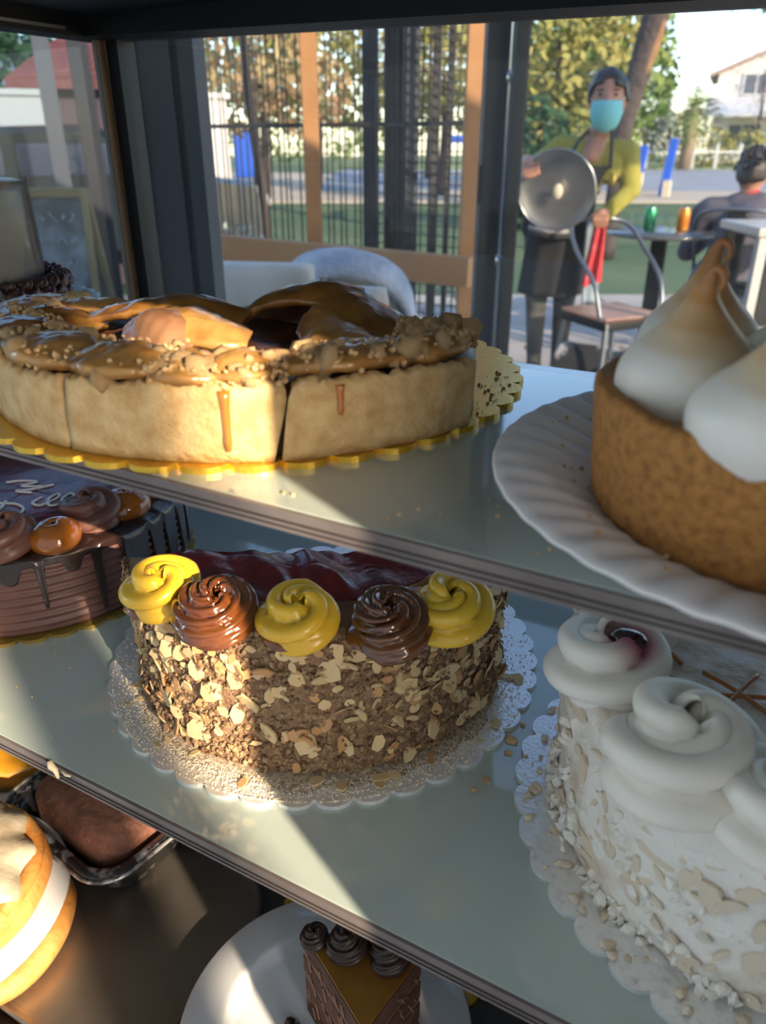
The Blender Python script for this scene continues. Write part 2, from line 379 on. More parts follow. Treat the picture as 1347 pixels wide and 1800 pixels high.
# left group: long curved slices
slice_([(-.318, .272, .034), (-.303, .2773, .0385), (-.2834, .2860, .0430), (-.2608, .2920, .0455), (-.238, .302, .0385)],
       [(-.314, .260, .033), (-.3000, .2620, .0370), (-.2800, .2680, .0410), (-.2580, .2740, .0420), (-.236, .288, .036)], apple_m, .002)
slice_([(-.2700, .2700, .0400), (-.2560, .2760, .0425), (-.2420, .2800, .0390), (-.2280, .2830, .034)],
       [(-.2500, .2480, .0330), (-.2380, .2490, .0350), (-.2230, .2560, .0335), (-.2130, .2640, .0315)], apple_l, .004, .005)
slice_([(-.2740, .268, .038), (-.262, .268, .0400), (-.250, .266, .0380), (-.240, .262, .034)],
       [(-.2620, .244, .032), (-.250, .243, .0335), (-.240, .244, .0325), (-.232, .247, .030)], apple_p, .006, .006)
slice_([(-.3600, .262, .032), (-.345, .264, .0365), (-.3250, .266, .038), (-.300, .268, .034)],
       [(-.3520, .244, .031), (-.336, .246, .035), (-.318, .250, .036), (-.296, .256, .032)], apple_m, .003)
slice_([(-.3650, .292, .033), (-.343, .296, .036), (-.3180, .299, .037), (-.290, .304, .033)],
       [(-.3620, .276, .032), (-.340, .280, .034), (-.316, .284, .035), (-.290, .290, .032)], apple_l, .003)
0 and slice_([(-.330, .340, .032), (-.305, .330, .037), (-.280, .322, .038), (-.255, .320, .034)],
       [(-.330, .322, .031), (-.305, .314, .036), (-.280, .307, .037), (-.258, .306, .033)], apple_m, .003)
for k in range(0):
    a = A(60 + k * 34); r = .085
    c = np.array([r * math.cos(a), r * math.sin(a)]); u = np.array([-math.sin(a), math.cos(a)]); v = np.array([math.cos(a), math.sin(a)])
    P1 = [(*(TC + c + u * x - v * .012), .031 + .008 * (1 - (x / .03) ** 2)) for x in (-.03, -.01, .01, .03)]
    P2 = [(*(TC + c + u * x * .8 + v * .014), .030 + .005 * (1 - (x / .03) ** 2)) for x in (-.03, -.01, .01, .03)]
    slice_(P1, P2, apple_m if k % 2 else apple_l, .003)
# slices lying along the rim, overhanging the wall a little
def rim_slice(a0, a1, r0, r1, z, mat, w=.5, lift=.004):
    P1 = []; P2 = []
    for k in range(5):
        a = a0 + (a1 - a0) * k / 4; e = math.sin(PI * k / 4)
        P1.append((TC[0] + (r1 - (1 - e) * .006) * math.cos(a), TC[1] + (r1 - (1 - e) * .006) * math.sin(a), z + .001 * e))
        P2.append((TC[0] + (r0 + (1 - e) * .006) * math.cos(a), TC[1] + (r0 + (1 - e) * .006) * math.sin(a), z + lift * e))
    return slice_(P2, P1, mat, .0025, .0045, (0, 0, 1))
for a0, a1, r0, r1, z, mt in ((cr1 + .02, cr1 + .50, .108, .134, .0345, apple_l), (cr1 + .40, cr1 + .74, .112, .133, .0335, apple_l), (cr2 - .02, cr2 + .30, .110, .138, .0350, apple_l),
                              (cr2 - .38, cr2 + .02, .106, .137, .0345, apple_l), (cr2 + .28, cr2 + .50, .112, .137, .033, apple_l), (cr1 - .22, cr1 - .01, .112, .135, .0335, apple_l),
                              (cr2 - .75, cr2 - .36, .108, .135, .034, apple_m), (cr2 - 1.3, cr2 - .8, .108, .135, .034, apple_l)):
    rim_slice(a0, a1, r0, r1, z, mt)
# nut and dough crumbs: heaps along the rim, each piece its own part
src = [obj('crumb', lump(k, 1, 1, .30), crumb_m, tart, True) for k in range(5)]
rn = random.Random(11); nth = 0
zone = [(cr2 - 1.0, cr2 + .34, .100, .137, .0375, 75), (cr2 + .28, cr1 + .02, .112, .136, .0355, 72), (cr1 + .06, cr1 + .78, .110, .134, .0385, 78), (cr1 + .62, A(360 - 12) - 2 * PI, .095, .134, .039, 40), (A(-9), A(4), .07, .125, .035, 32)]
for a0, a1, r0, r1, z, n in zone:
    for k in range(n):
        for _ in range(20):
            a = rn.uniform(a0, a1); r = rn.uniform(r0, r1); x, y = r * math.cos(a), r * math.sin(a)
            if in_cuts(x, y, cuts): break
        s_ = rn.choice([.0020, .0026, .0034, .0044, .0056]) * rn.uniform(.9, 1.25)
        sc = (s_, s_ * rn.uniform(.65, 1), s_ * rn.uniform(.6, .95)); rot = (rn.uniform(0, 6), rn.uniform(0, 6), rn.uniform(0, 6))
        p = (x, y, z + rn.uniform(-.003, .0045) - .0026)
        if z in (.035, .039): sc = tuple(q * .66 for q in sc)
        if nth < 5: o = src[nth]; o.location = p; o.rotation_euler = rot; o.scale = sc
        else: inst(rn.choice(src), tart, p, rot, sc)
        nth += 1
fine = []
for k in range(2600):
    a0, a1, r0, r1, z, _ = rn.choice(zone); a = rn.uniform(a0, a1); r = rn.uniform(r0, min(r1, .1365)); x, y = r * math.cos(a), r * math.sin(a)
    if not in_cuts(x, y, cuts): continue
    fine.append(xf(lump(k % 9, rn.uniform(.0005, .0015), 0, .3), (x, y, z - .005 + rn.uniform(0, .0075)), (rn.uniform(0, 6), rn.uniform(0, 6), 0)))
tag(obj('fine_crumbs', join(*fine), crumb_m, tart, False), kind='stuff')
# crumbs left on the bare part of the board
fine = []
for k in range(150):
    x = rn.uniform(.11, .14); y = rn.uniform(-.07, .06)
    if x * .929 + y * .37 < .115 or math.hypot(x + .01, y) > .142: continue
    fine.append(xf(lump(k % 9, rn.choice([.0003, .0004, .0005, .0009]), 0, .3), (x, y, .0004)))
tag(obj('board_crumbs', join(*fine), crumb_m, tart, False), kind='stuff')
# ================================================================== meringue tart on a fluted paper plate
paper = M('white_paper', (.82, .80, .82), .75, bump=(200, .1, .0003))
def plate_fn(r, z, a):
    e = min(1, max(0, (r - .072) / .012)) * (1 if r < .1085 else .4)
    return r, z + .0008 * e * math.sin(46 * a)
pl = obj('paper_plate', lathe([(0, .0), (.03, 0), (.06, 0), (.070, .0004), (.076, .0016), (.082, .0042), (.090, .0078), (.098, .0105), (.105, .0118), (.109, .0122), (.1125, .0120), (.1135, .0112), (.1125, .0112), (.105, .0108), (.09, .0068), (.08, .0030), (.07, -.0004), (0, -.0006)], 368, plate_fn), paper, loc=(.0177, .283, ZU + .0024))
tag(pl, 'white fluted paper plate under the meringue tart, overhanging the upper shelf edge', 'paper plate')
fine = []
rn = random.Random(8)
for k in range(28):
    a = rn.uniform(2.6, 4.4); r = rn.uniform(.07, .1)
    fine.append(xf(lump(k % 9, rn.choice([.0005, .0007, .0010]), 0, .3), (r * math.cos(a), r * math.sin(a), max(0, (r - .072)) * .33 + .0022)))
tag(obj('plate_crumbs', join(*fine), crumb_m, pl, False), kind='stuff')
cookie = M('biscuit_crust', (.46, .205, .048), .8, noise=(330, (.27, .105, .024), .42, .70, 8), bump=(300, .9, .0014))
def toast():
    m = M('toasted_meringue', (.86, .82, .76), .42, sss=.25); n = m.node_tree; b = n.nodes['Principled BSDF']
    g = n.nodes.new('ShaderNodeTexCoord'); sp = n.nodes.new('ShaderNodeSeparateXYZ'); n.links.new(g.outputs['Object'], sp.inputs[0])
    nz = n.nodes.new('ShaderNodeTexNoise'); nz.inputs['Scale'].default_value = 38; nz.inputs['Detail'].default_value = 4
    mp = n.nodes.new('ShaderNodeMapping'); mp.inputs['Scale'].default_value = (.45, .45, 2.4); n.links.new(g.outputs['Object'], mp.inputs[0]); n.links.new(mp.outputs[0], nz.inputs[0])
    ma = n.nodes.new('ShaderNodeMath'); ma.operation = 'MULTIPLY_ADD'; ma.inputs[1].default_value = .028; n.links.new(nz.outputs[0], ma.inputs[0]); n.links.new(sp.outputs['Z'], ma.inputs[2])
    mx = n.nodes.new('ShaderNodeMath'); mx.operation = 'MULTIPLY_ADD'; mx.inputs[1].default_value = .42; n.links.new(sp.outputs['X'], mx.inputs[0]); n.links.new(ma.outputs[0], mx.inputs[2])
    r = n.nodes.new('ShaderNodeValToRGB'); e = r.color_ramp.elements
    mr = n.nodes.new('ShaderNodeMapRange'); mr.inputs['From Min'].default_value = .021; mr.inputs['From Max'].default_value = .072; n.links.new(mx.outputs[0], mr.inputs['Value'])
    e[0].position = .10; e[0].color = (.86, .82, .76, 1); e[1].position = .98; e[1].color = (.10, .04, .02, 1)
    for p, c in ((.34, (.80, .60, .38, 1)), (.52, (.62, .30, .10, 1)), (.74, (.42, .17, .06, 1))):
        q = e.new(p); q.color = c
    n.links.new(mr.outputs[0], r.inputs[0]); n.links.new(r.outputs[0], b.inputs['Base Color']); return m
mer_m = toast()
MC = (.006, .268); mt = thing('meringue_tart', (*MC, ZU + .0026), 'biscuit crusted lemon tart with toasted meringue peaks on a fluted paper plate', 'tart')
vm = vnoise(21)
def crust_fn(r, z, a):
    p = np.array([math.cos(a), math.sin(a), z * 12]); return r + .0005 * vm(p, 9) + .0003 * vm(p, 34), z + (.0012 * vm(p, 12) if z > .04 else 0)
obj('crust', lathe([(0, .001), (.057, .001), (.0605, .0022), (.0627, .006), (.0636, .014), (.0646, .028), (.0658, .040), (.0655, .0432), (.0640, .0442), (.0605, .0436), (.0595, .041), (.0590, .038)], 150, crust_fn), cookie, mt)
obj('curd', lathe([(.0600, .0385), (.04, .0395), (0, .040)], 60), M('lemon_curd', (.50, .32, .16), .35), mt)
def kiss(dx, dy, R, H, hook, side=1, base=.039, lean=0):
    """meringue dollop drawn up to a point that curls over"""
    sp = [(0, 0, -.004), (0, 0, H * .10), (lean * .1, 0, H * .28), (lean * .3, 0, H * .42), (lean * .5, 0, H * .55), (lean * .75, 0, H * .68), (lean, 0, H * .80), (lean + .0006 * side, 0, H * .91), (lean + hook * .45 * side, 0, H), (lean + hook * side, 0, H * .985), (lean + hook * 1.15 * side, 0, H * .91), (lean + hook * .85 * side, 0, H * .86)]
    rr = [R * .82, R * .98, R * .97, R * .82, R * .56, R * .345, R * .20, R * .125, R * .075, R * .058, R * .042, R * .015]
    n = 60; P = smoothpts(sp, n); Q = [float(q[0]) for q in smoothpts([(r, 0, 0) for r in rr], n)]
    vk = vnoise(int(abs(dx * 9e4)) + 3)
    v, f = sweep(P, [max(q, .0002) for q in Q], 56, lambda k, a: 1 + .045 * vk(np.array([math.cos(a), math.sin(a), k * 3]), 2.2) + .02 * math.sin(2 * a + 5 * k))
    return obj('meringue_peak', (v, f), mer_m, mt, loc=(dx, dy, base))
# camera-right is roughly (+.88, +.48 ... 0) here, so hooks are turned that way
for (s, t, R, H, hk, sd) in ((-.0285, .2525, .0225, .0410, .0050, 1), (-.0020, .2215, .0225, .0385, .004, 1), (-.0330, .2970, .0210, .0440, .0056, 1), (-.0030, .2850, .0190, .0330, .004, -1), (.0360, .2500, .0225, .038, .004, 1), (.0300, .2950, .0215, .038, .004, -1)):
    o = kiss(s - MC[0], t - MC[1], R, H, hk, sd); o.rotation_euler = (0, 0, -.5)
# ================================================================== almond cake
CB = np.array([-.2425, .3615])
sugar_m = M('sugared_silver_foil', (.62, .56, .48), .42, .55, noise=(420, (.36, .29, .23), .42, .66), bump=(380, .6, .0007))
tag(obj('cake_board', scallop(.1425, 42), silver, smooth=False, loc=(*CB, ZL)), 'silver scalloped cake board dusted with sugar under the almond cake', 'cake board')
praline = M('praline_crumb_coat', (.20, .105, .055), .85, noise=(260, (.34, .22, .13), .4, .7), bump=(350, .9, .002))
flake_m = M('almond_flake', (.66, .49, .27), .6, noise=(90, (.58, .38, .18), .45, .75))
flake_t = M('toasted_almond_flake', (.50, .27, .115), .6, noise=(90, (.58, .34, .15), .45, .75))
nut_m = M('chopped_nut', (.36, .23, .12), .8, noise=(200, (.13, .06, .03), .42, .62))
dulce = M('caramel_spread', (.22, .07, .012), .2, noise=(50, (.12, .03, .008), .45, .7), coat=.8, bump=(60, .2, .002))
choc_r = M('glossy_chocolate_caramel', (.105, .028, .007), .17, noise=(60, (.17, .055, .012), .4, .75), coat=1.)
yel = M('yellow_custard_cream', (.80, .50, .035), .3, noise=(45, (.74, .44, .025), .4, .7), sss=.35, coat=.3)
jam = M('cherry_jam', (.17, .006, .012), .3, noise=(60, (.08, .003, .006), .4, .7), coat=.25, bump=(70, .5, .003))
alm = thing('almond_cake', (*CB, ZL + .0026), 'half almond cake coated in nut flakes with yellow and brown piped rosettes', 'cake')
RA, HA = .119, .0905; acut = [(.478, -.878, 1.0)]
acut = [(-.478, .878, -.040)]
va = vnoise(31)
th0 = math.atan2(-.878, .478)                       # middle of the remaining arc
hw = math.acos(.040 / RA)
def seg_fn():
    na = 150; V = []; F = []; prof = [(.0, .0), (.25, 0), (.5, 0), (.75, .0), (.93, .001), (.99, .004), (1.0, .010)]
    ring = []
    for j in range(na + 1): 
        a = th0 - hw + 2 * hw * j / na; ring.append((RA * math.cos(a), RA * math.sin(a)))
    p0, p1 = np.array(ring[0]), np.array(ring[-1])
    for k in range(1, 40): q = p1 + (p0 - p1) * k / 40; ring.append(tuple(q))
    N = len(ring); c = np.mean(np.array(ring), axis=0); zs = [.0004] + [HA * k / 22 for k in range(1, 22)] + [HA]
    for z in zs:
        for x, y in ring:
            d = np.array([x, y]) - c; p = np.array([x, y, z]); w = 1 + .010 * va(p, 60) + (.012 * math.sin(z / HA * 9.5)) - (.03 if z >= HA else 0)
            V.append((*(c + d * w), z + (.0012 * va(p, 90) if z >= HA else 0)))
    for i in range(len(zs) - 1):
        for j in range(N): F.append((i * N + j, i * N + (j + 1) % N, (i + 1) * N + (j + 1) % N, (i + 1) * N + j))
    V.append((*c, HA + .001)); F += [((len(zs) - 1) * N + j, (len(zs) - 1) * N + (j + 1) % N, len(V) - 1) for j in range(N)]
    F.append(tuple(range(N))[::-1]); return V, F, c
v_, f_, cc = seg_fn()
obj('cake_body', (v_, f_), praline, alm)
# caramel and jam spread on the top
def spread(scale, z, amp, seed):
    vv = vnoise(seed); V = []; F = []; nr, na = 12, 90
    for j in range(na):
        a = 2 * PI * j / na; R = clip_r(a, RA * 1.2, [])
        x0, y0 = math.cos(a), math.sin(a)
        # distance from cc to the outline along this ray
        lo, hi = 0, .3
        for _ in range(24):
            m_ = (lo + hi) / 2; px, py = cc[0] + x0 * m_, cc[1] + y0 * m_
            if math.hypot(px, py) <= RA and in_cuts(px, py, acut): lo = m_
            else: hi = m_
        for i in range(nr + 1):
            r = lo * scale * i / nr; e = (1 - (i / nr) ** 4)
            V.append((cc[0] + x0 * r, cc[1] + y0 * r, z + e * (.0025 + amp * max(-.4, vv(np.array([x0 * r, y0 * r, 0]), 170)))))
    for j in range(na):
        q = (j + 1) % na
        for i in range(nr): F.append((j * (nr + 1) + i, j * (nr + 1) + i + 1, q * (nr + 1) + i + 1, q * (nr + 1) + i))
    return V, F
obj('caramel_layer', spread(.97, HA - .0008, .0012, 3), dulce, alm)
jv, jf = spread(.80, HA + .0018, .0055, 8)
jv = [(x - .012, y + .016, z) for x, y, z in jv]
jv = [(x, y, z) if in_cuts(x, y, acut) else (x - (-.478) * ((-.478 * x + .878 * y) + .040), y - .878 * ((-.478 * x + .878 * y) + .040), z) for x, y, z in jv]
obj('jam_layer', (jv, jf), jam, alm)
def A2(s, t, z): return (s - CB[0], t - CB[1], z)
for (s, t, z, mat, R, tw, lob, ph) in ((-.2690, .2490, HA - .003, yel, .0215, 1.1, 5, .3), (-.2300, .2480, HA - .003, choc_r, .0225, 2.2, 12, 2), (-.1895, .2615, HA - .002, yel, .0215, 1.3, 5, 1), (-.1500, .2800, HA - .002, choc_r, .0215, 2.0, 12, 4), (-.1285, .3060, HA - .002, yel, .0220, 1.1, 5, 3)):
    o = obj('rosette', rosette(R * 1.06, R * 1.0, 1.7, lob, R * .50, (.36 if mat is yel else .26), tw, 40 if mat is yel else 60, 110, ph), mat, alm, loc=A2(s, t, z))
    o.rotation_euler = (.16, .10, 0)
    if mat is yel: o['label'] = 'yellow custard rosette'
    else: o['label'] = 'glossy brown rosette'
    sk_ = obj('drip', xf(lump(int(ph * 10), R * .8, 2, .05), (0, 0, 0), (0, 0, 0), (1.05, 1.05, .28)), dulce, alm, loc=A2(s - .003, t - .002, z + .0015))
# flakes on the outside: the big ones each a part
def flake(seed, th=.10):
    r_ = random.Random(seed); n = 7; el = r_.uniform(.55, .95)
    P = [(math.cos(2 * PI * k / n) * r_.uniform(.8, 1.1), math.sin(2 * PI * k / n) * el * r_.uniform(.75, 1.1)) for k in range(n)]
    V = [(x, y, -th) for x, y in P] + [(x, y, th) for x, y in P]
    return V, [tuple(range(n))[::-1], tuple(range(n, 2 * n))] + [(k, (k + 1) % n, n + (k + 1) % n, n + k) for k in range(n)]
fsrc = [obj('almond_flake', flake(k), flake_m if k % 3 else flake_t, alm, False) for k in range(6)]
rn = random.Random(77)
for k in range(300):
    a = th0 + rn.uniform(-hw * .98, hw * .98); z = rn.choice([rn.uniform(.005, HA - .006), rn.uniform(.02, HA - .003)])
    s_ = rn.choice([.0030, .0036, .0042, .0050, .0064]) * rn.uniform(.9, 1.15)
    r = RA * (1 + .010 * math.sin(z / HA * 9.5)) + .0012
    m_ = Matrix.Rotation(a, 4, 'Z') @ Matrix.Rotation(PI / 2 + rn.gauss(0, .38), 4, 'Y') @ Matrix.Rotation(rn.gauss(0, .35), 4, 'X') @ Matrix.Rotation(rn.uniform(0, 6.28), 4, 'Z')
    o = fsrc[k] if k < 6 else inst(rn.choice(fsrc), alm)
    o.rotation_euler = m_.to_euler(); o.scale = (s_, s_, s_ * .9); o.location = (r * math.cos(a), r * math.sin(a), z)
fine = []
for k in range(4200):
    a = th0 + rn.uniform(-hw, hw); z = rn.uniform(.001, HA + .001); s_ = rn.choice([.0006, .0008, .0011, .0015, .002])
    r = RA * (1 + .008 * math.sin(z / HA * 9.5)) + rn.uniform(-.0005, .0012)
    fine.append(xf(lump(k % 12, s_, 0, .35), (r * math.cos(a), r * math.sin(a), z), (rn.uniform(0, 6), rn.uniform(0, 6), 0), (1, 1, .75)))
tag(obj('nut_crumbs', join(*fine), nut_m, alm, False), kind='stuff')
sug = M('sugar_dust', (.74, .64, .50), .9)
def sugar_sheet():
    V = []; n = 120; vs = vnoise(71); Q = 6
    for j in range(n + 1):
        a = th0 - 1.30 + 2.5 * j / n; r1 = .1300 + .0045 * vs(np.array([math.cos(a), math.sin(a), 0]), 12) + .002 * vs(np.array([math.cos(a), math.sin(a), 1]), 40); r1 = min(r1, .1345) - .014 * (abs(j / n - .5) * 2) ** 4
        for i in range(Q): r = .114 + (r1 - .114) * i / (Q - 1); V.append((r * math.cos(a), r * math.sin(a), .0002 + .0009 * (1 - i / (Q - 1)) + .0001))
    return V, [(j * Q + i, j * Q + i + 1, (j + 1) * Q + i + 1, (j + 1) * Q + i) for j in range(n) for i in range(Q - 1)]
obj('sugar_layer', sugar_sheet(), M('sugar_film', (.50, .40, .29), .9, noise=(420, (.26, .19, .13), .42, .62, 6), bump=(500, .8, .001)), alm)
fine = []
for k in range(5200):
    a = th0 + rn.gauss(-.15, .75); r = min(RA * rn.uniform(.97, 1.0) + abs(rn.gauss(0, .012)), .139)
    fine.append(xf(lump(k % 9, rn.choice([.0003, .0004, .0006]), 0, .2), (r * math.cos(a), r * math.sin(a), .0003), (0, 0, 0)))
tag(obj('sugar_dusting', join(*fine), sug, alm, False), kind='stuff')
for k in range(26):
    a = th0 + rn.uniform(-1.3, 1.3); r = rn.uniform(.120, .134); s_ = rn.uniform(.0022, .0055); o = inst(rn.choice(fsrc[:6]), alm, (r * math.cos(a), r * math.sin(a), .0008 + s_ * .1), (rn.gauss(0, .1), rn.gauss(0, .1), rn.uniform(0, 6)), (s_, s_ * .8, s_))
# ================================================================== chocolate drip cake
CCx = np.array([-.512, .352])
tag(obj('cake_board', scallop(.1225, 38), M('dull_gold_foil', (.34, .23, .05), .4, .6, bump=(300, .4, .0006)), smooth=False, loc=(*CCx, ZL)), 'dull gold scalloped cake board under the chocolate drip cake', 'cake board')
ch = thing('chocolate_cake', (*CCx, ZL + .0026), 'dark chocolate drip cake with piped rosettes and white icing scribbles', 'cake')
ganache = M('chocolate_buttercream', (.135, .058, .046), .5, noise=(60, (.10, .042, .032), .4, .7), bump=(200, .2, .001))
glaze = M('dark_chocolate_glaze', (.022, .010, .008), .28, coat=.35, bump=(90, .3, .002))
RC, HC = .1165, .058
vc = vnoise(41)
def rib(r, z, a):
    return (r + (.0011 * math.sin(z * 2 * PI / .0062 + .5 * vc(np.array([math.cos(a), math.sin(a), z * 3]), 2)) if r > .1 and z > .003 else 0), z)
obj('cake_body', lathe([(0, .0003), (RC - .002, .0003)] + [(RC, .003 + k * .0014) for k in range(37)] + [(RC - .003, HC), (0, HC)], 140, rib), ganache, ch)
def drip_mesh():
    na = 900; V = []; F = []; zs = 14; r_ = random.Random(5); D = []
    a = -PI
    while a < PI:
        D.append((a, r_.choice([.008, .014, .020, .030]), r_.uniform(.022, .04))); a += r_.uniform(.10, .26)
    D = [(A(-36.5), .034, .020), (A(-18), .047, .024), (A(-26), .010, .05), (A(-46), .012, .06), (A(-60), .030, .022), (A(-76), .014, .05), (A(-95), .036, .022)] + [d for d in D if not A(-115) < d[0] < A(50)] + [(A(-3), .051, .085), (A(8), .047, .05), (A(17), .051, .06), (A(28), .046, .06), (A(39), .050, .06)]
    for j in range(na):
        a = 2 * PI * j / na - PI; L = .006
        for c, l, w in D:
            d = abs((a - c + PI) % (2 * PI) - PI); L = max(L, .006 + l * math.exp(-(d / w) ** 4))
        for i in range(zs + 1):
            t = i / zs; e = .0020 * (1 + .5 * (L > .02) * t) * (1 if i < zs else .1)
            z = HC + .001 - L * t if t > 0 else HC + .0022
            V.append(((RC + e - (.004 if t == 0 else 0)) * math.cos(a), (RC + e - (.004 if t == 0 else 0)) * math.sin(a), z))
    L = zs + 1
    for j in range(na):
        q = (j + 1) % na
        for i in range(zs): F.append((j * L + i, j * L + i + 1, q * L + i + 1, q * L + i))
    k = len(V); V.append((0, 0, HC + .0022))
    for j in range(na): F.append((j * L, ((j + 1) % na) * L, k))
    return V, F
obj('chocolate_glaze', drip_mesh(), glaze, ch)
obj('jam_layer', lathe([(.082, HC + .0021), (.078, HC + .0042), (.04, HC + .005), (0, HC + .005)], 60, lambda r, z, a: (r + .003 * math.sin(5 * a), z + .0005 * math.sin(7 * a + r * 90))), jam, ch)
toff = M('toffee_caramel', (.38, .115, .008), .1, noise=(40, (.26, .07, .005), .4, .7), coat=1., sss=.25)
milk = M('milk_chocolate_cream', (.17, .072, .055), .38, noise=(50, (.13, .055, .04), .4, .7))
for (s, t, mat, R, ph) in ((-.4440, .2790, milk, .025, .5), (-.4200, .3020, toff, .0205, 1), (-.4240, .3370, milk, .024, 2), (-.4180, .3640, toff, .0200, 3), (-.4760, .2650, toff, .021, 2), (-.430, .392, milk, .022, 1)):
    if mat is toff:
        o = obj('rosette', rosette(R, R * .95, 2.0, 3, R * .52, .06, .3, 28, 90, ph), mat, ch, loc=(s - CCx[0], t - CCx[1], HC - .001)); o['label'] = 'shiny orange caramel rosette'
    else:
        o = obj('rosette', rosette(R, R * 1.10, 1.8, 5, R * .50, .34, .9, 40, 110, ph), mat, ch, loc=(s - CCx[0], t - CCx[1], HC - .001)); o['label'] = 'milk chocolate rosette'
icing = M('white_icing', (.92, .88, .90), .4)
def icing_line(pts, r=.0011):
    return obj('icing_script', sweep(smoothpts([(x - CCx[0], y - CCx[1], HC + .0058) for x, y in pts], len(pts) * 8), r, 6), icing, ch)
# curly writing on top: a C-like loop, a run of loops and a flourish
def cur(cx, cy, sc, pts): return [(cx + sc * (x * .88 - y * .48), cy + sc * (x * .48 + y * .88)) for x, y in pts]
icing_line(cur(-.496, .312, .0135, [(.0, .2), (-.1, 1.3), (0, .1), (-.9, -.2), (-1.4, -.9), (-.6, -1.5), (.6, -1.3), (1.3, -.6), (1.3, .3), (.6, .9), (-.4, 1.0)]))
icing_line(cur(-.467, .349, .0105, [(-1.9, .6), (-2.2, -.4), (-1.4, -.8), (-.7, .6), (-1.0, 1.1), (-1.3, .3), (-.8, -.8), (0, -.5), (.3, .8), (-.1, 1.2), (-.3, .2), (.3, -.8), (1.1, -.4), (1.4, .9), (.9, 1.2), (.8, .1), (1.4, -.7), (2.2, .1), (2.5, .5)]))
icing_line(cur(-.512, .352, .011, [(-2, .9), (-1, 1.2), (.2, 1), (-.6, .3), (.9, .2), (1.6, .5), (.4, -.3), (-.6, -.6), (.6, -.9)]))
# ================================================================== white almond cream cake
CW = np.array([.0405, .3460])
tag(obj('cake_board', scallop(.1335, 40), silver, smooth=False, loc=(*CW, ZL)), 'silver scalloped cake board with dropped flakes under the white cream cake', 'cake board')
wc = thing('cream_cake', (*CW, ZL + .0026), 'tall white cream cake with almond slivers and big piped cream swirls', 'cake')
cream = M('whipped_cream', (.88, .81, .73), .42, sss=.2, noise=(16, (.82, .74, .65), .35, .7))
def stain_cream():
    m = M('pink_stained_cream', (.88, .81, .73), .42, sss=.2); n = m.node_tree; b = n.nodes['Principled BSDF']
    t = n.nodes.new('ShaderNodeTexCoord'); l = n.nodes.new('ShaderNodeVectorMath'); l.operation = 'DISTANCE'; l.inputs[1].default_value = (.006, -.001, .030)
    r = n.nodes.new('ShaderNodeValToRGB'); r.color_ramp.elements[0].color = (.42, .07, .14, 1); r.color_ramp.elements[1].color = (.88, .81, .73, 1); r.color_ramp.elements[0].position = .007; r.color_ramp.elements[1].position = .0165
    n.links.new(t.outputs['Object'], l.inputs[0]); n.links.new(l.outputs['Value'], r.inputs[0]); n.links.new(r.outputs[0], b.inputs['Base Color']); return m
cside = M('almond_cream_side', (.84, .77, .69), .55, noise=(32, (.60, .44, .30), .52, .72, 6), bump=(55, .9, .007))
RW, HW = .1135, .090
vw = vnoise(51)
def wfn(r, z, a):
    if r < .1: return r, z + .001 * vw(np.array([r * math.cos(a) * 30, r * math.sin(a) * 30, 0]), 3)
    p = np.array([math.cos(a), math.sin(a), z * 9]); return r + .0022 * vw(p, 7) + .0013 * vw(p, 19), z
obj('cake_body', lathe([(0, .0003), (RW - .004, .0003)] + [(RW - .002 + .004 * k / 30, .002 + (HW - .006) * k / 30) for k in range(31)] + [(RW - .003, HW), (RW - .012, HW + .0005), (.08, HW), (.05, HW), (0, HW)], 170, wfn), cside, wc)
def W2(s, t, z): return (s - CW[0], t - CW[1], z)
for k, (s, t, R, z, ph, st_) in enumerate(((-.0450, .2960, .0300, HW - .007, .6, 1), (-.0070, .2560, .0330, HW - .008, 2.6, 0), (.0330, .2440, .0300, HW - .008, 1.2, 0), (-.050, .345, .028, HW - .006, 4, 0), (-.03, .395, .028, HW - .006, 1, 0), (.075, .25, .03, HW - .008, 4, 0))):
    o = obj('cream_swirl', rosette(R, R * 1.10, 1.8, 5, R * .50, .34, .8, 50, 130, ph), stain_cream() if st_ else cream, wc, loc=W2(s, t, z))
    if st_: o['label'] = 'cream swirl stained pink by a dark cherry'
cherry = obj('cherry', xf(lump(4, .0085, 2, .10), sc=(1, .75, .55)), M('dark_cherry', (.03, .004, .008), .12, coat=1., bump=(150, .6, .002)), wc, loc=W2(-.0395, .2950, HW + .0245))
coco = M('coconut_sliver', (.74, .62, .48), .6, noise=(70, (.60, .43, .27), .45, .75))
ssrc = [obj('almond_sliver', flake(20 + k, .13), coco, wc, False) for k in range(5)]
rn = random.Random(99)
for k in range(200):
    a = A(rn.uniform(150, 300)); z = rn.uniform(.004, HW - .006) ; s_ = rn.choice([.003, .0042, .0055, .007]) * rn.uniform(.8, 1.2)
    r = RW - .0006 + .002 * z / HW
    m_ = Matrix.Rotation(a, 4, 'Z') @ Matrix.Rotation(PI / 2 + rn.gauss(0, .1), 4, 'Y') @ Matrix.Rotation(rn.gauss(0, .1), 4, 'X') @ Matrix.Rotation(rn.uniform(0, 6.28), 4, 'Z')
    o = ssrc[k] if k < 5 else inst(rn.choice(ssrc), wc)
    o.rotation_euler = m_.to_euler(); o.scale = (s_, s_ * rn.uniform(.35, .8), s_ * .8); o.location = (r * math.cos(a), r * math.sin(a), z)
fine = []
for k in range(420):
    a = A(rn.uniform(150, 300)); z = HW * rn.random() ** 2.2; s_ = rn.choice([.001, .0016, .0024, .0034]); r = RW + rn.uniform(-.001, .0015)
    fine.append(xf(lump(k % 12, s_, 0, .4), (r * math.cos(a), r * math.sin(a), z), (rn.uniform(0, 6), rn.uniform(0, 6), 0), (1, 1, .6)))
tag(obj('cream_flecks', join(*fine), cream, wc, False), kind='stuff')
fine = []
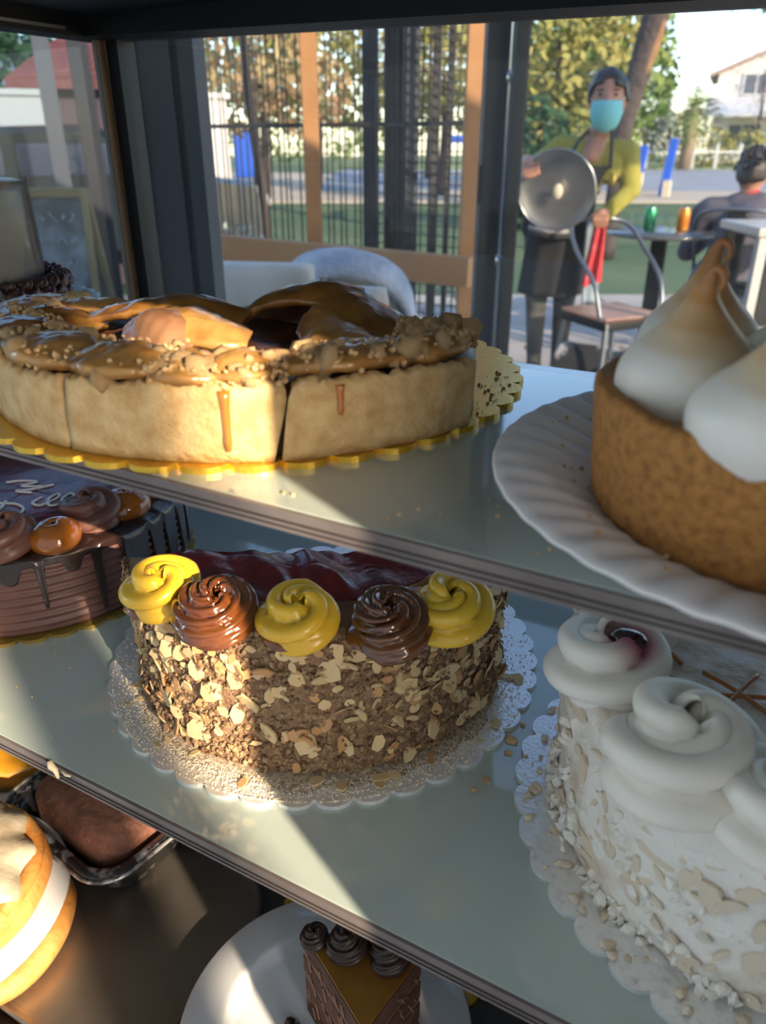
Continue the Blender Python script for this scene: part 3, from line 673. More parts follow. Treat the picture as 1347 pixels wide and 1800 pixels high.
for k in range(75):
    a = A(rn.uniform(165, 290)); r = rn.uniform(.114, .130); s_ = rn.choice([.0006, .001, .0016, .003])
    fine.append(xf(lump(k % 12, s_, 0, .4), (r * math.cos(a), r * math.sin(a), .0003 + s_ * .3), (0, 0, rn.uniform(0, 6)), (1, .8, .5)))
tag(obj('dropped_crumbs', join(*fine), coco, wc, False), kind='stuff')
cara = M('caramel_lattice', (.48, .16, .03), .3, coat=.5)
for (x0, y0, x1, y1) in ((-.008, .320, .022, .302), (.004, .300, .014, .330), (-.010, .300, .030, .318), (-.03, .330, -.018, .322), (-.024, .308, -.012, .306), (.03, .33, .06, .30), (.035, .29, .06, .34)):
    obj('caramel_line', sweep(smoothpts([W2(x0, y0, HW + .0015), W2((x0 + x1) / 2, (y0 + y1) / 2 + .001, HW + .002), W2(x1, y1, HW + .0015)], 10), .0012, 6), cara, wc)
# ================================================================== cake at the back left of the upper shelf
tl = np.array([-.583, .385]); tm = np.array([-.610, .390])
dy = obj('lace_doily', scallop(.0985, 30, .0015, .005), M('blue_white_paper', (.42, .55, .62), .6), loc=(*tl, ZU)); tag(dy, 'pale scalloped paper doily under the tall grey mousse cake', 'doily')
mc = thing('mousse_cake', (*tm, ZU + .0016), 'tall greyish chocolate mousse cake in a clear collar at the back left', 'cake')
obj('cake_body', lathe([(0, .0003), (.071, .0003), (.072, .02), (.0712, .05), (.0700, .08), (.0685, .086), (.062, .088), (0, .088)], 90, lambda r, z, a: (r + .0008 * vw(np.array([math.cos(a), math.sin(a), z * 12]), 5), z)), M('mousse', (.085, .066, .068), .35, noise=(14, (.13, .10, .102), .4, .65, 6)), mc)
obj('collar', lathe([(.0738, .0008), (.0715, .090)], 90), pane, mc)
shell = M('chocolate_shell_piping', (.06, .022, .018), .4)
for k in range(20):
    a = A(-95 + k * 9.5 * 1.05); o = obj('piped_shell', rosette(.0125, .021, 1.6, 6, .006, .22, 1.5, 24, 40, k), shell, mc, loc=(.0835 * math.cos(a), .0835 * math.sin(a), .0005))
# ================================================================== bottom level of the case
tray_m = M('worn_steel', (.30, .27, .235), .33, .85, noise=(9, (.20, .17, .14), .4, .7), bump=(140, .12, .0006))
def rrect(x0, y0, x1, y1, r, n=6):
    P = []
    for cx, cy, a in ((x1 - r, y1 - r, 0), (x0 + r, y1 - r, 90), (x0 + r, y0 + r, 180), (x1 - r, y0 + r, 270)):
        for k in range(n + 1): P.append((cx + r * math.cos(A(a + 90 * k / n)), cy + r * math.sin(A(a + 90 * k / n))))
    return P
def dish(rings):
    """closed skin through rings of (outline, z)"""
    N = len(rings[0][0]); V = [(x, y, z) for P, z in rings for x, y in P]; F = []
    for i in range(len(rings) - 1):
        for j in range(N): F.append((i * N + j, i * N + (j + 1) % N, (i + 1) * N + (j + 1) % N, (i + 1) * N + j))
    F.append(tuple(range(N))[::-1]); F.append(tuple((len(rings) - 1) * N + j for j in range(N))); return V, F
tz = ZB - .012
tray = obj('steel_tray', dish([(rrect(-.668, .170, -.286, .345, .045), 0), (rrect(-.670, .168, -.284, .347, .046), .011), (rrect(-.668, .170, -.286, .345, .045), .0125), (rrect(-.665, .173, -.289, .342, .043), .0115), (rrect(-.662, .176, -.292, .339, .041), .0112)]), tray_m, smooth=False, loc=(0, 0, tz))
tag(tray, 'wide worn brown steel tray lying on the bottom of the case', 'tray')
china = M('white_china', (.58, .59, .62), .18, coat=.6)
def plate(name, loc, R, label):
    o = obj(name, lathe([(0, .0), (R * .62, 0), (R * .66, .004), (R * .72, .010), (R * .98, .0135), (R, .0145), (R * .985, .0162), (R * .76, .0132), (R * .725, .0142), (R * .70, .0125), (R * .66, .0070), (R * .62, .0055), (0, .005)], 90), china, loc=loc); return tag(o, label, 'plate', 'white china plates at the bottom')
pastry = M('baked_pastry', (.46, .17, .03), .6, noise=(34, (.56, .29, .09), .35, .7), bump=(70, .8, .003))
glz = M('cream_glaze', (.46, .40, .30), .3, noise=(28, (.28, .22, .15), .42, .65), bump=(50, .6, .003), coat=.3)
vp = vnoise(61)
def bun(r, z, a): return r * (1 + .03 * vp(np.array([math.cos(a), math.sin(a), z * 20]), 3)), z * (1 + .08 * vp(np.array([r * math.cos(a) * 30, r * math.sin(a) * 30, 1]), 2))
bt = thing('flat_pastry', (-.4660, .1965, ZB + .0002), 'flat golden pastry squashed under the white plate at the bottom left', 'pastry')
obj('pastry_body', lathe([(0, 0), (.060, 0), (.070, .005), (.0725, .012), (.070, .019), (.062, .0225), (0, .024)], 80, bun), pastry, bt)
obj('pastry_rim', lathe([(.0680, .0185), (.0712, .0155), (.0712, .0125), (.0685, .012)], 80, bun), glz, bt)
plate('dessert_plate', (-.4835, .184, ZB + .0245), .0935, 'white plate with the iced cinnamon bun, at the bottom left')
bn = thing('iced_bun', (-.481, .193, ZB + .0300), 'round golden bun with pale cracked icing on a white plate', 'bun')
obj('bun_body', lathe([(0, 0), (.056, 0), (.0685, .010), (.0735, .020), (.071, .031), (.061, .0385), (.03, .043), (0, .043)], 80, bun), pastry, bn)
spiral = [( (.0655 - .0100 * a / 6.28) * math.cos(a), (.0655 - .0100 * a / 6.28) * math.sin(a), .0325 + .0016 * a / 6.28 + .003) for a in np.linspace(0, 32, 150)]
obj('dough_coil', sweep(spiral, [.0062] * 140 + [.004] * 10, 10), pastry, bn)
def ice(r, z, a): return r * (1 + .07 * math.sin(3 * a + 1) * math.sin(7 * a) + .05 * math.sin(11 * a)), z + .0018 * vp(np.array([r * math.cos(a) * 40, r * math.sin(a) * 40, 2]), 2.2)
obj('icing', lathe([(.0640, .0370), (.0625, .0440), (.050, .0490), (.028, .051), (0, .051)], 90, ice), glz, bn)
for k in range(9):
    a = k * .8 + .2; obj('icing_smear', xf(lump(k, .008, 1, .3), sc=(1, .7, .4)), glz, bn, loc=(.052 * math.cos(a), .052 * math.sin(a), .037), smooth=True)
# marbled loaf tin with a brown loaf
marb = M('marbled_black_plastic', (.020, .020, .023), .25, noise=(95, (.42, .42, .45), .53, .72, 6), coat=.7)
lp = thing('loaf_tin', (-.441, .330, ZB + .0002), 'black and silver marbled tapered tin holding a brown loaf', 'baking tin', rot=A(-8))
def sq(h, r): return rrect(-h, -h, h, h, r, 8)
K_ = 1.16
obj('tin_body', dish([(sq(.040 * K_, .022), 0), (sq(.046 * K_, .024), .003), (sq(.057 * K_, .027), .0445), (sq(.066 * K_, .030), .0465), (sq(.0665 * K_, .030), .0485), (sq(.057 * K_, .026), .0480), (sq(.053 * K_, .024), .036), (sq(.042 * K_, .022), .006)]), marb, lp)
rim_ = sq(.0660 * K_, .030)
obj('tin_rim', sweep([(x, y, .0480) for x, y in rim_] + [(*rim_[0], .0480)], .0017, 8), M('tin_rim_highlight', (.45, .45, .47), .25, .5, noise=(120, (.1, .1, .11), .4, .6)), lp)
lf = tag(obj('brown_loaf', xf(dish([(sq(.036 * K_, .02), 0), (sq(.045 * K_, .022), .014), (sq(.050 * K_, .025), .030), (sq(.050 * K_, .027), .050), (sq(.040 * K_, .025), .060), (sq(.02, .015), .063)])), M('chocolate_loaf', (.21, .085, .05), .8, noise=(60, (.12, .045, .028), .4, .7), bump=(150, 1, .003)), loc=(-.441, .330, ZB + .0070)), 'coarse reddish brown loaf sitting in the marbled tin', 'loaf')
lf.rotation_euler = (0, 0, A(-8))
# yellow cake at the far left
plate('dessert_plate', (-.590, .335, ZB + .0085), .080, 'white plate with the yellow flan at the far left bottom edge')
fl2 = obj('yellow_flan', lathe([(0, 0), (.046, 0), (.050, .004), (.056, .020), (.054, .028), (.04, .031), (0, .031)], 70, bun), M('flan', (.68, .33, .02), .3, noise=(14, (.30, .11, .01), .45, .75), coat=.5, sss=.2), loc=(-.590, .335, ZB + .0148)); tag(fl2, 'yellow browned flan on a white plate, cut by the left edge', 'flan')
# cake slice on the white plate
plate('dessert_plate', (-.188, .262, ZB + .0010), .1, 'white plate with the layered chocolate cake slice, bottom centre')
sl_ = thing('cake_slice', (-.1635, .2695, ZB + .0066), 'chocolate layered cake slice with dark piped swirls and orange filling', 'cake slice', rot=CA)
wedge = [(-.0395, .0215), (.0385, .0035), (.003, -.0430)]
lay = M('chocolate_sponge', (.070, .026, .016), .8, noise=(60, (.12, .05, .03), .42, .7), bump=(200, .8, .002))
lay2 = M('mocha_cream', (.15, .066, .038), .5, noise=(120, (.09, .038, .022), .4, .65))
cz = 0
for k in range(7):
    h = .0160 if k % 2 == 0 else .0058; g = 1.0 if k % 2 == 0 else .985
    cx = sum(p[0] for p in wedge) / 3; cy = sum(p[1] for p in wedge) / 3
    P = [];
    for i in range(3):
        p, q = np.array(wedge[i]), np.array(wedge[(i + 1) % 3])
        for j in range(14): e = p + (q - p) * j / 14; w = g + .010 * vp(np.array([e[0] * 60, e[1] * 60, k]), 3); P.append((cx + (e[0] - cx) * w, cy + (e[1] - cy) * w))
    obj('sponge_layer' if k % 2 == 0 else 'cream_layer', dish([(P, cz), (P, cz + h)]), lay if k % 2 == 0 else lay2, sl_, False); cz += h
cx = sum(p[0] for p in wedge) / 3; cy = sum(p[1] for p in wedge) / 3
Pt = [(cx + (x - cx) * .97, cy + (y - cy) * .97) for x, y in wedge]
obj('orange_filling', dish([(Pt, cz), (Pt, cz + .002)]), M('orange_curd', (.26, .115, .014), .3, noise=(30, (.16, .06, .01), .4, .7), coat=.4), sl_, False)
# slivers of chocolate streaking the cut sides
strk = M('mocha_streak', (.24, .12, .07), .6)
rn = random.Random(4)
for (p, q) in ((wedge[2], wedge[0]), (wedge[1], wedge[2])):
    p, q = np.array(p), np.array(q); nrm = np.array([(q - p)[1], -(q - p)[0]]); nrm /= np.linalg.norm(nrm)
    if np.dot(nrm, (p + q) / 2 - np.array([cx, cy])) < 0: nrm = -nrm
    for k in range(34):
        t = rn.uniform(.04, .92); z = rn.uniform(.004, cz - .012); e = p + (q - p) * t + nrm * .0007; e2 = e + (q - p) / np.linalg.norm(q - p) * .0035
        obj('streak', bar((*e, z), (*e2, z + rn.uniform(.004, .010)), .0009, .0009), strk, sl_, False)
dk = M('dark_chocolate_cream', (.030, .013, .009), .42)
for (x, y, R, ph) in ((-.030, .0145, .0105, 1), (-.008, .009, .0155, 2), (.018, .003, .0155, 3)):
    obj('rosette', rosette(R, R * 1.3, 2.0, 10, R * .46, .2, 1.4, 44, 90, ph), dk, sl_, loc=(x, y, cz + .001))
for k, (x, y, s_) in enumerate(((-.046, .004, .006), (-.051, .012, .004), (.045, .004, .005))):
    obj('chocolate_crumb', lump(k, s_, 1, .3), dk, sl_, loc=(x, y, s_ * .6))
# gold board with a brown cake behind the slice
tag(obj('cake_board', scallop(.132, 38), gold, smooth=False, loc=(-.195, .440, ZB - .0118)), 'yellow gold cake board half hidden beneath the lower shelf', 'cake board')
bk = thing('brown_cake', (-.195, .440, ZB - .0092), 'dark brown glazed cake half hidden beneath the lower shelf', 'cake')
sec = lambda k: [(k * .112 * math.cos(A(a)) * (1 + .012 * math.sin(a * .9)), k * .112 * math.sin(A(a)) * (1 + .012 * math.sin(a * .9))) for a in range(-20, 226, 5)] + [(k * .004, k * .004)]
obj('cake_body', dish([(sec(.98), 0), (sec(1), .004), (sec(1), .040)]), M('brown_cake_side', (.10, .035, .014), .5, noise=(40, (.18, .07, .02), .45, .7), bump=(120, .5, .002)), bk)
obj('glaze', dish([(sec(1.005), .037), (sec(1.012), .043), (sec(.98), .048)]), glaze, bk)
# crumbs fallen on the shelves
fine = []
for k, (x, y, z, s_) in enumerate([(-.4020, .2110, ZL, .0022), (-.405, .2135, ZL, .0016)]): pass
for k in range(46):
    x = rn.uniform(-.42, -.30); y = rn.uniform(.21, .33)
    fine.append(xf(lump(k % 9, rn.choice([.0004, .0005, .0007]), 0, .3), (x, y, ZL + .0004)))
for k in range(20):
    x = rn.uniform(-.17, -.05); y = rn.uniform(.205, .25); fine.append(xf(lump(k % 9, rn.choice([.0005, .0008]), 0, .3), (x, y, ZU + .0004)))
for x, y, z in ((-.0995, .3360, .0035), (-.0975, .3260, .0025), (-.1010, .300, .003), (-.098, .352, .002), (-.104, .291, .002)):
    fine.append(xf(lump(int(-x * 1e4) % 9, z, 1, .35), (x, y, ZL + z * .35), sc=(1, .8, .5)))
tag(obj('shelf_crumbs', join(*fine), crumb_m, smooth=False), 'scattered pale crumbs fallen on the glass shelves', 'crumbs', kind='stuff')
cd = obj('cream_dab', join(sweep([(-.3195, .1962, ZL + .0012), (-.3175, .1952, ZL - .001), (-.3140, .1948, ZL - .0015), (-.312, .1942, ZL - .006)], [.0018, .0022, .0016, .0008], 7), sweep([(-.3085, .1953, ZL - .0003), (-.3055, .1948, ZL - .001), (-.302, .1950, ZL - .0006)], [.0007, .0011, .0006], 6)), M('dried_cream', (.70, .60, .42), .6)); tag(cd, 'dab of dried cream stuck on the lower shelf front edge', 'cream')
# ================================================================== outside: posts at the shop front
post_d = M('charcoal_paint', (.022, .027, .032), .45); post_g = M('grey_paint', (.075, .085, .098), .5); post_m = M('mid_grey_paint', (.045, .055, .068), .5)
def CR(p, x=0, y=0, z=0): return (p[0] + x * math.cos(CA) - y * math.sin(CA), p[1] + x * math.sin(CA) + y * math.cos(CA), z)
def upright(name, p, w, d, z0, z1, mat, parent=None, rot=CA):
    o = obj(name, box((-w / 2, -d / 2, z0), (w / 2, d / 2, z1), min(w, d) * .12), mat, parent, False); o.location = (*p, 0); o.rotation_euler = (0, 0, rot); return o
col = thing('facade_column', (-.855, .90, 0), 'dark grey stepped metal column right behind the case back glass', 'column', rot=CA)
for n_, x0, x1, y, m_ in (('column_face', -.072, -.018, .0, post_d), ('column_face', -.018, .026, .012, post_g), ('column_groove', .026, .037, .02, post_d), ('column_face', .037, .060, .012, post_g)):
    obj(n_, box((x0, y, 0), (x1, y + .08, 2.9), .002), m_, col, False)
dc = thing('door_jamb', (-.695, 1.785, 0), 'dark charcoal door jamb left of the silver rod', 'door frame', rot=CA)
obj('jamb', box((-.028, -.02, 0), (.026, .05, 2.9), .003), post_m, dc, False)
obj('stop_strip', box((.026, -.01, 0), (.034, .04, 2.9)), post_g, dc, False)
for k in range(3): obj('hinge', box((-.034, -.03, .5 + k * .55), (-.026, -.02, .58 + k * .55)), dark_metal, dc, False)
rod = thing('silver_rod', (-.655, 1.765, 0), 'thin silver vertical rod beside the door jamb', 'rod')
obj('rod', sweep([(0, 0, 0), (0, 0, 2.9)], .0085, 14), steel, rod)
for z in (.55, .93, 1.3): obj('clamp', sweep([(0, 0, z - .012), (0, 0, z + .012)], .0135, 14), steel, rod)
bp = thing('black_door_post', (-.627, 1.735, 0), 'thin black vertical door post left of the masked woman', 'post', rot=CA)
obj('post', box((-.012, -.02, 0), (.010, .02, 2.9), .002), post_d, bp, False); obj('seal', box((.010, -.012, 0), (.015, .012, 2.9)), post_g, bp, False)
lg = thing('side_column', (-3.03, 2.68, 0), 'pale grey column seen through the left glass above the chalkboard', 'column', rot=A(50))
obj('column_face', box((-.115, 0, 0), (-.045, .08, 2.9), .003), M('lilac_grey_paint', (.19, .18, .21), .6), lg, False); obj('column_face', box((.025, .01, 0), (.110, .09, 2.9), .003), M('plum_grey_paint', (.07, .058, .068), .6), lg, False)
obj('column_groove', box((-.045, .03, 0), (.025, .07, .93)), post_m, lg, False)
# ================================================================== wood and bar screen
wood = M('orange_wood', (.46, .22, .085), .6, noise=(5, (.56, .30, .13), .35, .7), bump=(40, .3, .002))
def wpost(p, w, label):
    t = thing('wooden_post', (*p, 0), label, 'post', rot=CA); obj('post', box((-w / 2, -w / 2, 0), (w / 2, w / 2, 2.5), .004), wood, t, False); obj('foot_plate', box((-w / 2 - .02, -w / 2 - .02, 0), (w / 2 + .02, w / 2 + .02, .01)), dark_metal, t, False); return t
wpost((-1.62, 2.45), .052, 'orange wooden post left of the thick dark posts'); wpost((-.975, 2.34), .062, 'orange wooden post beside the dark door jamb')
bm_ = obj('wooden_rail', bar((-2.25, 2.36, .825), (-.93, 2.26, .818), .05, .085), wood, smooth=False); tag(bm_, 'horizontal orange wooden rail in front of the bar screen', 'rail')
bm2 = obj('wooden_rail', bar((-2.25, 2.30, .745), (-1.45, 2.24, .745), .035, .075), wood, smooth=False); tag(bm2, 'lower wooden board below the rail behind the cream chair', 'rail')
sc_ = thing('bar_screen', (-1.55, 2.52, 0), 'tall screen of thin dark vertical bars behind the wooden posts', 'screen')
barm = M('dark_bar', (.045, .045, .048), .6)
b0 = obj('screen_bar', sweep([(0, 0, .06), (0, 0, 2.4)], .0032, 6), barm, sc_); rn = random.Random(12)
for k in range(44):
    x = -.70 + 1.30 * k / 43 + rn.uniform(-.006, .006)
    if k == 0: b0.location = (x, 0, 0)
    else: inst(b0, sc_, (x, -x * .06, 0), (rn.gauss(0, .004), rn.gauss(0, .004), 0))
for z in (.12, 1.228, 2.35): obj('screen_rail', bar((-.75, .045, z), (.65, -.04, z), .012, .014), barm, sc_, False)
plank = M('weathered_dark_wood', (.045, .043, .046), .8, noise=(14, (.085, .08, .082), .4, .7)); slate = M('slate_blue_wood', (.05, .06, .08), .7, noise=(12, (.09, .10, .125), .4, .7))
for k, (x, y, w, d, m_) in enumerate(((-1.475, 2.56, .056, .05, slate), (-1.475, 2.74, .082, .07, plank), (-1.355, 2.63, .056, .05, slate), (-1.262, 2.63, .022, .03, plank), (-1.215, 2.645, .018, .03, plank), (-1.125, 2.64, .03, .03, slate))):
    o = upright('screen_post', (x, y + .045), w, d, 0, 2.6, m_); tag(o, ('slate blue post right of the left wooden post', 'widest dark weathered post of the bar screen', 'slate blue post right of the widest dark post', 'slim dark post in the middle of the bar screen', 'slimmest dark post of the bar screen', 'slim slate post just left of the right wooden post')[k], 'post')
mesh_b = obj('mesh_wire', bar((-.26, 0, 0), (.16, 0, 0), .0035), barm, sc_, False); mesh_b.location = (.32, .10, .5)
for k in range(1, 46): inst(mesh_b, sc_, (.32, .10, .5 + k * .034), (0, 0, 0))
# ================================================================== terrace seats near the screen
cloth = M('cream_upholstery', (.80, .77, .70), .85, noise=(6, (.54, .50, .43), .4, .7), bump=(160, .3, .001)); white_c = M('white_linen', (.9, .89, .86), .8, bump=(40, .5, .004))
fur = M('pale_blue_throw', (.36, .42, .52), .95, noise=(9, (.66, .70, .78), .38, .68, 7), bump=(60, 1, .01))
def armchair(p, rot, w, label, back):
    t = thing('terrace_chair', (*p, 0), label, 'chair', 'padded terrace chairs by the screen', rot)
    obj('backrest', box((-w / 2, -.05, .40), (w / 2, .05, back), .035), cloth, t); obj('seat', box((-w / 2, .0, .34), (w / 2, .50, .46), .04), cloth, t)
    for x in (-w / 2 + .04, w / 2 - .04):
        for y in (-.02, .46): obj('leg', bar((x, y, .36), (x * 1.05, y, 0), .03), wood, t, False)
    return t
armchair((-1.345, 1.72), A(200), .34, 'cream padded chair nearest the grey column', .885)
armchair((-1.03, 1.66), A(205), .24, 'cream chair with white linen over it, under the pale throw', .855)
# throw draped over a rounded backrest
def throw():
    n, m = 34, 16; G = []; vt = vnoise(9)
    for i in range(n):
        a = PI * i / (n - 1)
        for j in range(m):
            y = -.11 + .22 * j / (m - 1); w = 1 + .03 * vt(np.array([a, y * 8, 0]), 3)
            x = -.205 * math.cos(a) * w; z = .66 + .245 * max(math.sin(a), 0) ** .55 * w - (.30 if i in (0, n - 1) else .0) - .05 * (abs(y) / .11) ** 3
            G.append((x, y, z))
    F = [(i * m + j, i * m + j + 1, (i + 1) * m + j + 1, (i + 1) * m + j) for i in range(n - 1) for j in range(m - 1)]
    k = len(G); G2 = [(x * .95, y, z - .02) for x, y, z in G]
    F2 = [tuple(k + q for q in f[::-1]) for f in F]
    E_ = [(i * m, (i + 1) * m, k + (i + 1) * m, k + i * m) for i in range(n - 1)] + [(i * m + m - 1, k + i * m + m - 1, k + (i + 1) * m + m - 1, (i + 1) * m + m - 1) for i in range(n - 1)]
    return G + G2, F + F2 + E_
tub = thing('tub_chair', (-1.200, 1.955, 0), 'rounded tub chair hidden under the pale blue throw', 'chair', None, CA)
obj('backrest', xf(lathe([(.0, .40), (.17, .40), (.175, .6), (.165, .72), (.12, .83), (0, .855)], 30), sc=(1, .42, 1)), cloth, tub); obj('seat', box((-.2, 0, .34), (.2, .42, .45), .04), cloth, tub)
for x, y in ((-.17, 0), (.17, 0), (-.17, .38), (.17, .38)): obj('leg', bar((x, y, .36), (x, y, 0), .03), wood, tub, False)
th_ = obj('throw_blanket', throw(), fur, loc=(-1.200, 1.955, 0)); th_.rotation_euler = (0, 0, CA); tag(th_, 'pale blue white mottled throw draped over the tub chair', 'throw')
# A-frame chalkboard seen through the left glass
cb = thing('chalkboard', (-2.66, 2.19, 0), 'wooden framed A-frame chalkboard with smudged chalk writing', 'chalkboard', rot=A(30))
lw = M('pale_wood', (.58, .43, .22), .6, noise=(8, (.48, .33, .15), .4, .7)); bd_m = M('chalk_slate', (.16, .19, .20), .7, noise=(7, (.50, .55, .57), .42, .68, 6))
for sgn, nm in ((-1, 'front'), (1, 'rear')):
    B0 = Vector((0, sgn * .20, .02)); Tp = Vector((0, sgn * .012, 1.01)); d = (Tp - B0)
    f = lambda x, k: tuple(B0 + d * k + Vector((x * (1.30 - .30 * k), 0, 0)))
    obj('frame_stile', bar(f(-.13, 0), f(-.13, 1), .022, .022), lw, cb, False); obj('frame_stile', bar(f(.13, 0), f(.13, 1), .022, .022), lw, cb, False)
    obj('frame_rail', bar(f(-.13, .99), f(.13, .99), .022, .03), lw, cb, False); obj('frame_rail', bar(f(-.13, .16), f(.13, .16), .022, .03), lw, cb, False)
    V = [f(-.12, .17), f(.12, .17), f(.12, .97), f(-.12, .97)]; V += [tuple(Vector(p) + Vector((0, .008, 0))) for p in V]
    obj('slate', (V, [(0, 1, 2, 3), (7, 6, 5, 4), (0, 4, 5, 1), (1, 5, 6, 2), (2, 6, 7, 3), (3, 7, 4, 0)]), bd_m, cb, False)
    if sgn < 0:
        rn = random.Random(2); chalk = M('chalk', (.75, .75, .74), .9)
        for row in range(8):
            x = -.10
            while x < .085:
                w = rn.uniform(.015, .04); kk = .90 - row * .085; p = [tuple(Vector(f(x + w * q / 5, kk + rn.uniform(-.018, .018))) + Vector((0, -.004, 0))) for q in range(6)]
                obj('chalk_stroke', sweep(smoothpts(p, 14), .0028, 4), chalk, cb); x += w + .014
wd = obj('wooden_crate', join(box((-.16, -.16, 0), (.16, .16, .72), .004), box((-.18, -.18, .72), (.18, .18, .75), .004)), M('tan_board', (.48, .33, .19), .7, noise=(6, (.56, .40, .24), .4, .7)), smooth=False, loc=(-2.36, 2.66, 0)); tag(wd, 'tan wooden stand partly sunlit right behind the chalkboard', 'stand')
# ================================================================== people
def capsule(p, r, q, s, seg=14, rings=5):
    """closed tapered capsule"""
    p = Vector(p); q = Vector(q); ax = (q - p); L = ax.length; ax = ax.normalized() if L > 1e-6 else Vector((0, 0, 1))
    u = ax.orthogonal().normalized(); w = ax.cross(u); V = []; F = []; prof = []
    for k in range(rings + 1): t = -PI / 2 + PI / 2 * k / rings; prof.append((p + ax * r * math.sin(t), r * math.cos(t)))
    for k in range(rings + 1): t = PI / 2 * k / rings; prof.append((q + ax * s * math.sin(t), s * math.cos(t)))
    for c, rad in prof:
        rad = max(rad, 1e-4)
        for k in range(seg): a = 2 * PI * k / seg; V.append(tuple(c + (u * math.cos(a) + w * math.sin(a)) * rad))
    n = len(prof)
    for i in range(n - 1):
        for k in range(seg): F.append((i * seg + k, i * seg + (k + 1) % seg, (i + 1) * seg + (k + 1) % seg, (i + 1) * seg + k))
    F.append(tuple(range(seg))[::-1]); F.append(tuple((n - 1) * seg + k for k in range(seg))); return V, F
def ell(c, r, seg=20):
    v, f = lathe([(max(math.sin(PI * k / 12), 1e-3), -math.cos(PI * k / 12)) for k in range(13)], seg); return xf((v, f), c, (0, 0, 0), r)
def sdc(P, p, r, q, s):
    p = np.array(p, float); q = np.array(q, float); d = q - p; L = max(d @ d, 1e-9); t = np.clip(((P - p) @ d) / L, 0, 1)
    return np.linalg.norm(P - p - t[:, None] * d, axis=1) - (r + (s - r) * t)
def body(name, caps, ells, voxel, mats, parent, smooth_it=6):
    """one continuous skin around all capsules; each face takes the cloth or skin of the nearest one"""
    parts = [capsule(p, r, q, s) for p, r, q, s, m in caps] + [ell(c, r) for c, r, m in ells]
    o = obj(name, join(*parts), mats[0])
    md = o.modifiers.new('r', 'REMESH'); md.mode = 'VOXEL'; md.voxel_size = voxel; md.use_smooth_shade = True
    ms = o.modifiers.new('s', 'SMOOTH'); ms.factor = .5; ms.iterations = smooth_it
    dg = bpy.context.evaluated_depsgraph_get(); me = bpy.data.meshes.new_from_object(o.evaluated_get(dg)); old = o.data; o.modifiers.clear(); o.data = me; bpy.data.meshes.remove(old)
    me.materials.clear()
    for m in mats: me.materials.append(m)
    n = len(me.polygons); C = np.empty(n * 3); me.polygons.foreach_get('center', C); C = C.reshape(-1, 3)
    D = [sdc(C, p, r, q, s) for p, r, q, s, m in caps] + [np.linalg.norm((C - np.array(c)) / np.array(r), axis=1) * min(r) - min(r) for c, r, m in ells]
    I = [c[4] for c in caps] + [e[2] for e in ells]
    me.polygons.foreach_set('material_index', np.array(I)[np.argmin(np.array(D), axis=0)].astype(np.int32)); me.polygons.foreach_set('use_smooth', [True] * n); me.update()
    o.parent = parent; return o
skin = M('skin', (.46, .235, .16), .5, sss=.15, noise=(20, (.40, .19, .125), .4, .7)); sweater = M('mustard_knit', (.30, .27, .045), .9, bump=(220, .5, .002), noise=(30, (.37, .34, .07), .4, .7))
black_c = M('black_cloth', (.022, .021, .024), .9, bump=(120, .4, .002)); legg = M('grey_legging', (.13, .125, .12), .85, noise=(9, (.05, .05, .05), .42, .62)); hair_m = M('dark_hair', (.022, .015, .013), .45, bump=(90, .8, .004))
shoe = M('dark_shoe', (.03, .03, .032), .6)
wo_ = thing('person', (-1.0, 3.94, 0), 'woman in mustard sweater, dark apron and blue mask holding a round steel pot lid', 'person', rot=A(14.2))
fing = []
HR = Vector((-.300, -.318, 1.096))                      # right hand folded over the rim of the lid
for k, L in enumerate((.030, .036, .034, .026)):
    b_ = HR + Vector((.030 - .019 * k, -.030, -.012 - .006 * k)); m_ = b_ + Vector((.008, -.030, -.004)); e = m_ + Vector((.008, .004, -L))
    fing += [(b_, .0105, m_, .0095, 0), (m_, .0095, e, .0080, 0)]
fing += [(HR + Vector((.035, .005, -.015)), .012, HR + Vector((.062, .012, -.040)), .009, 0)]
HL = Vector((.030, -.115, .868))                        # left hand on the chair back, holding the red cloth
for k, L in enumerate((.028, .034, .032, .025)):
    b_ = HL + Vector((-.030 + .019 * k, -.030, -.002)); m_ = b_ + Vector((0, -.026, -.014)); e = m_ + Vector((0, .008, -L)); fing += [(b_, .0105, m_, .0095, 0), (m_, .0095, e, .0080, 0)]
fing += [(HL + Vector((-.035, -.005, .0)), .012, HL + Vector((-.052, -.028, -.018)), .009, 0)]
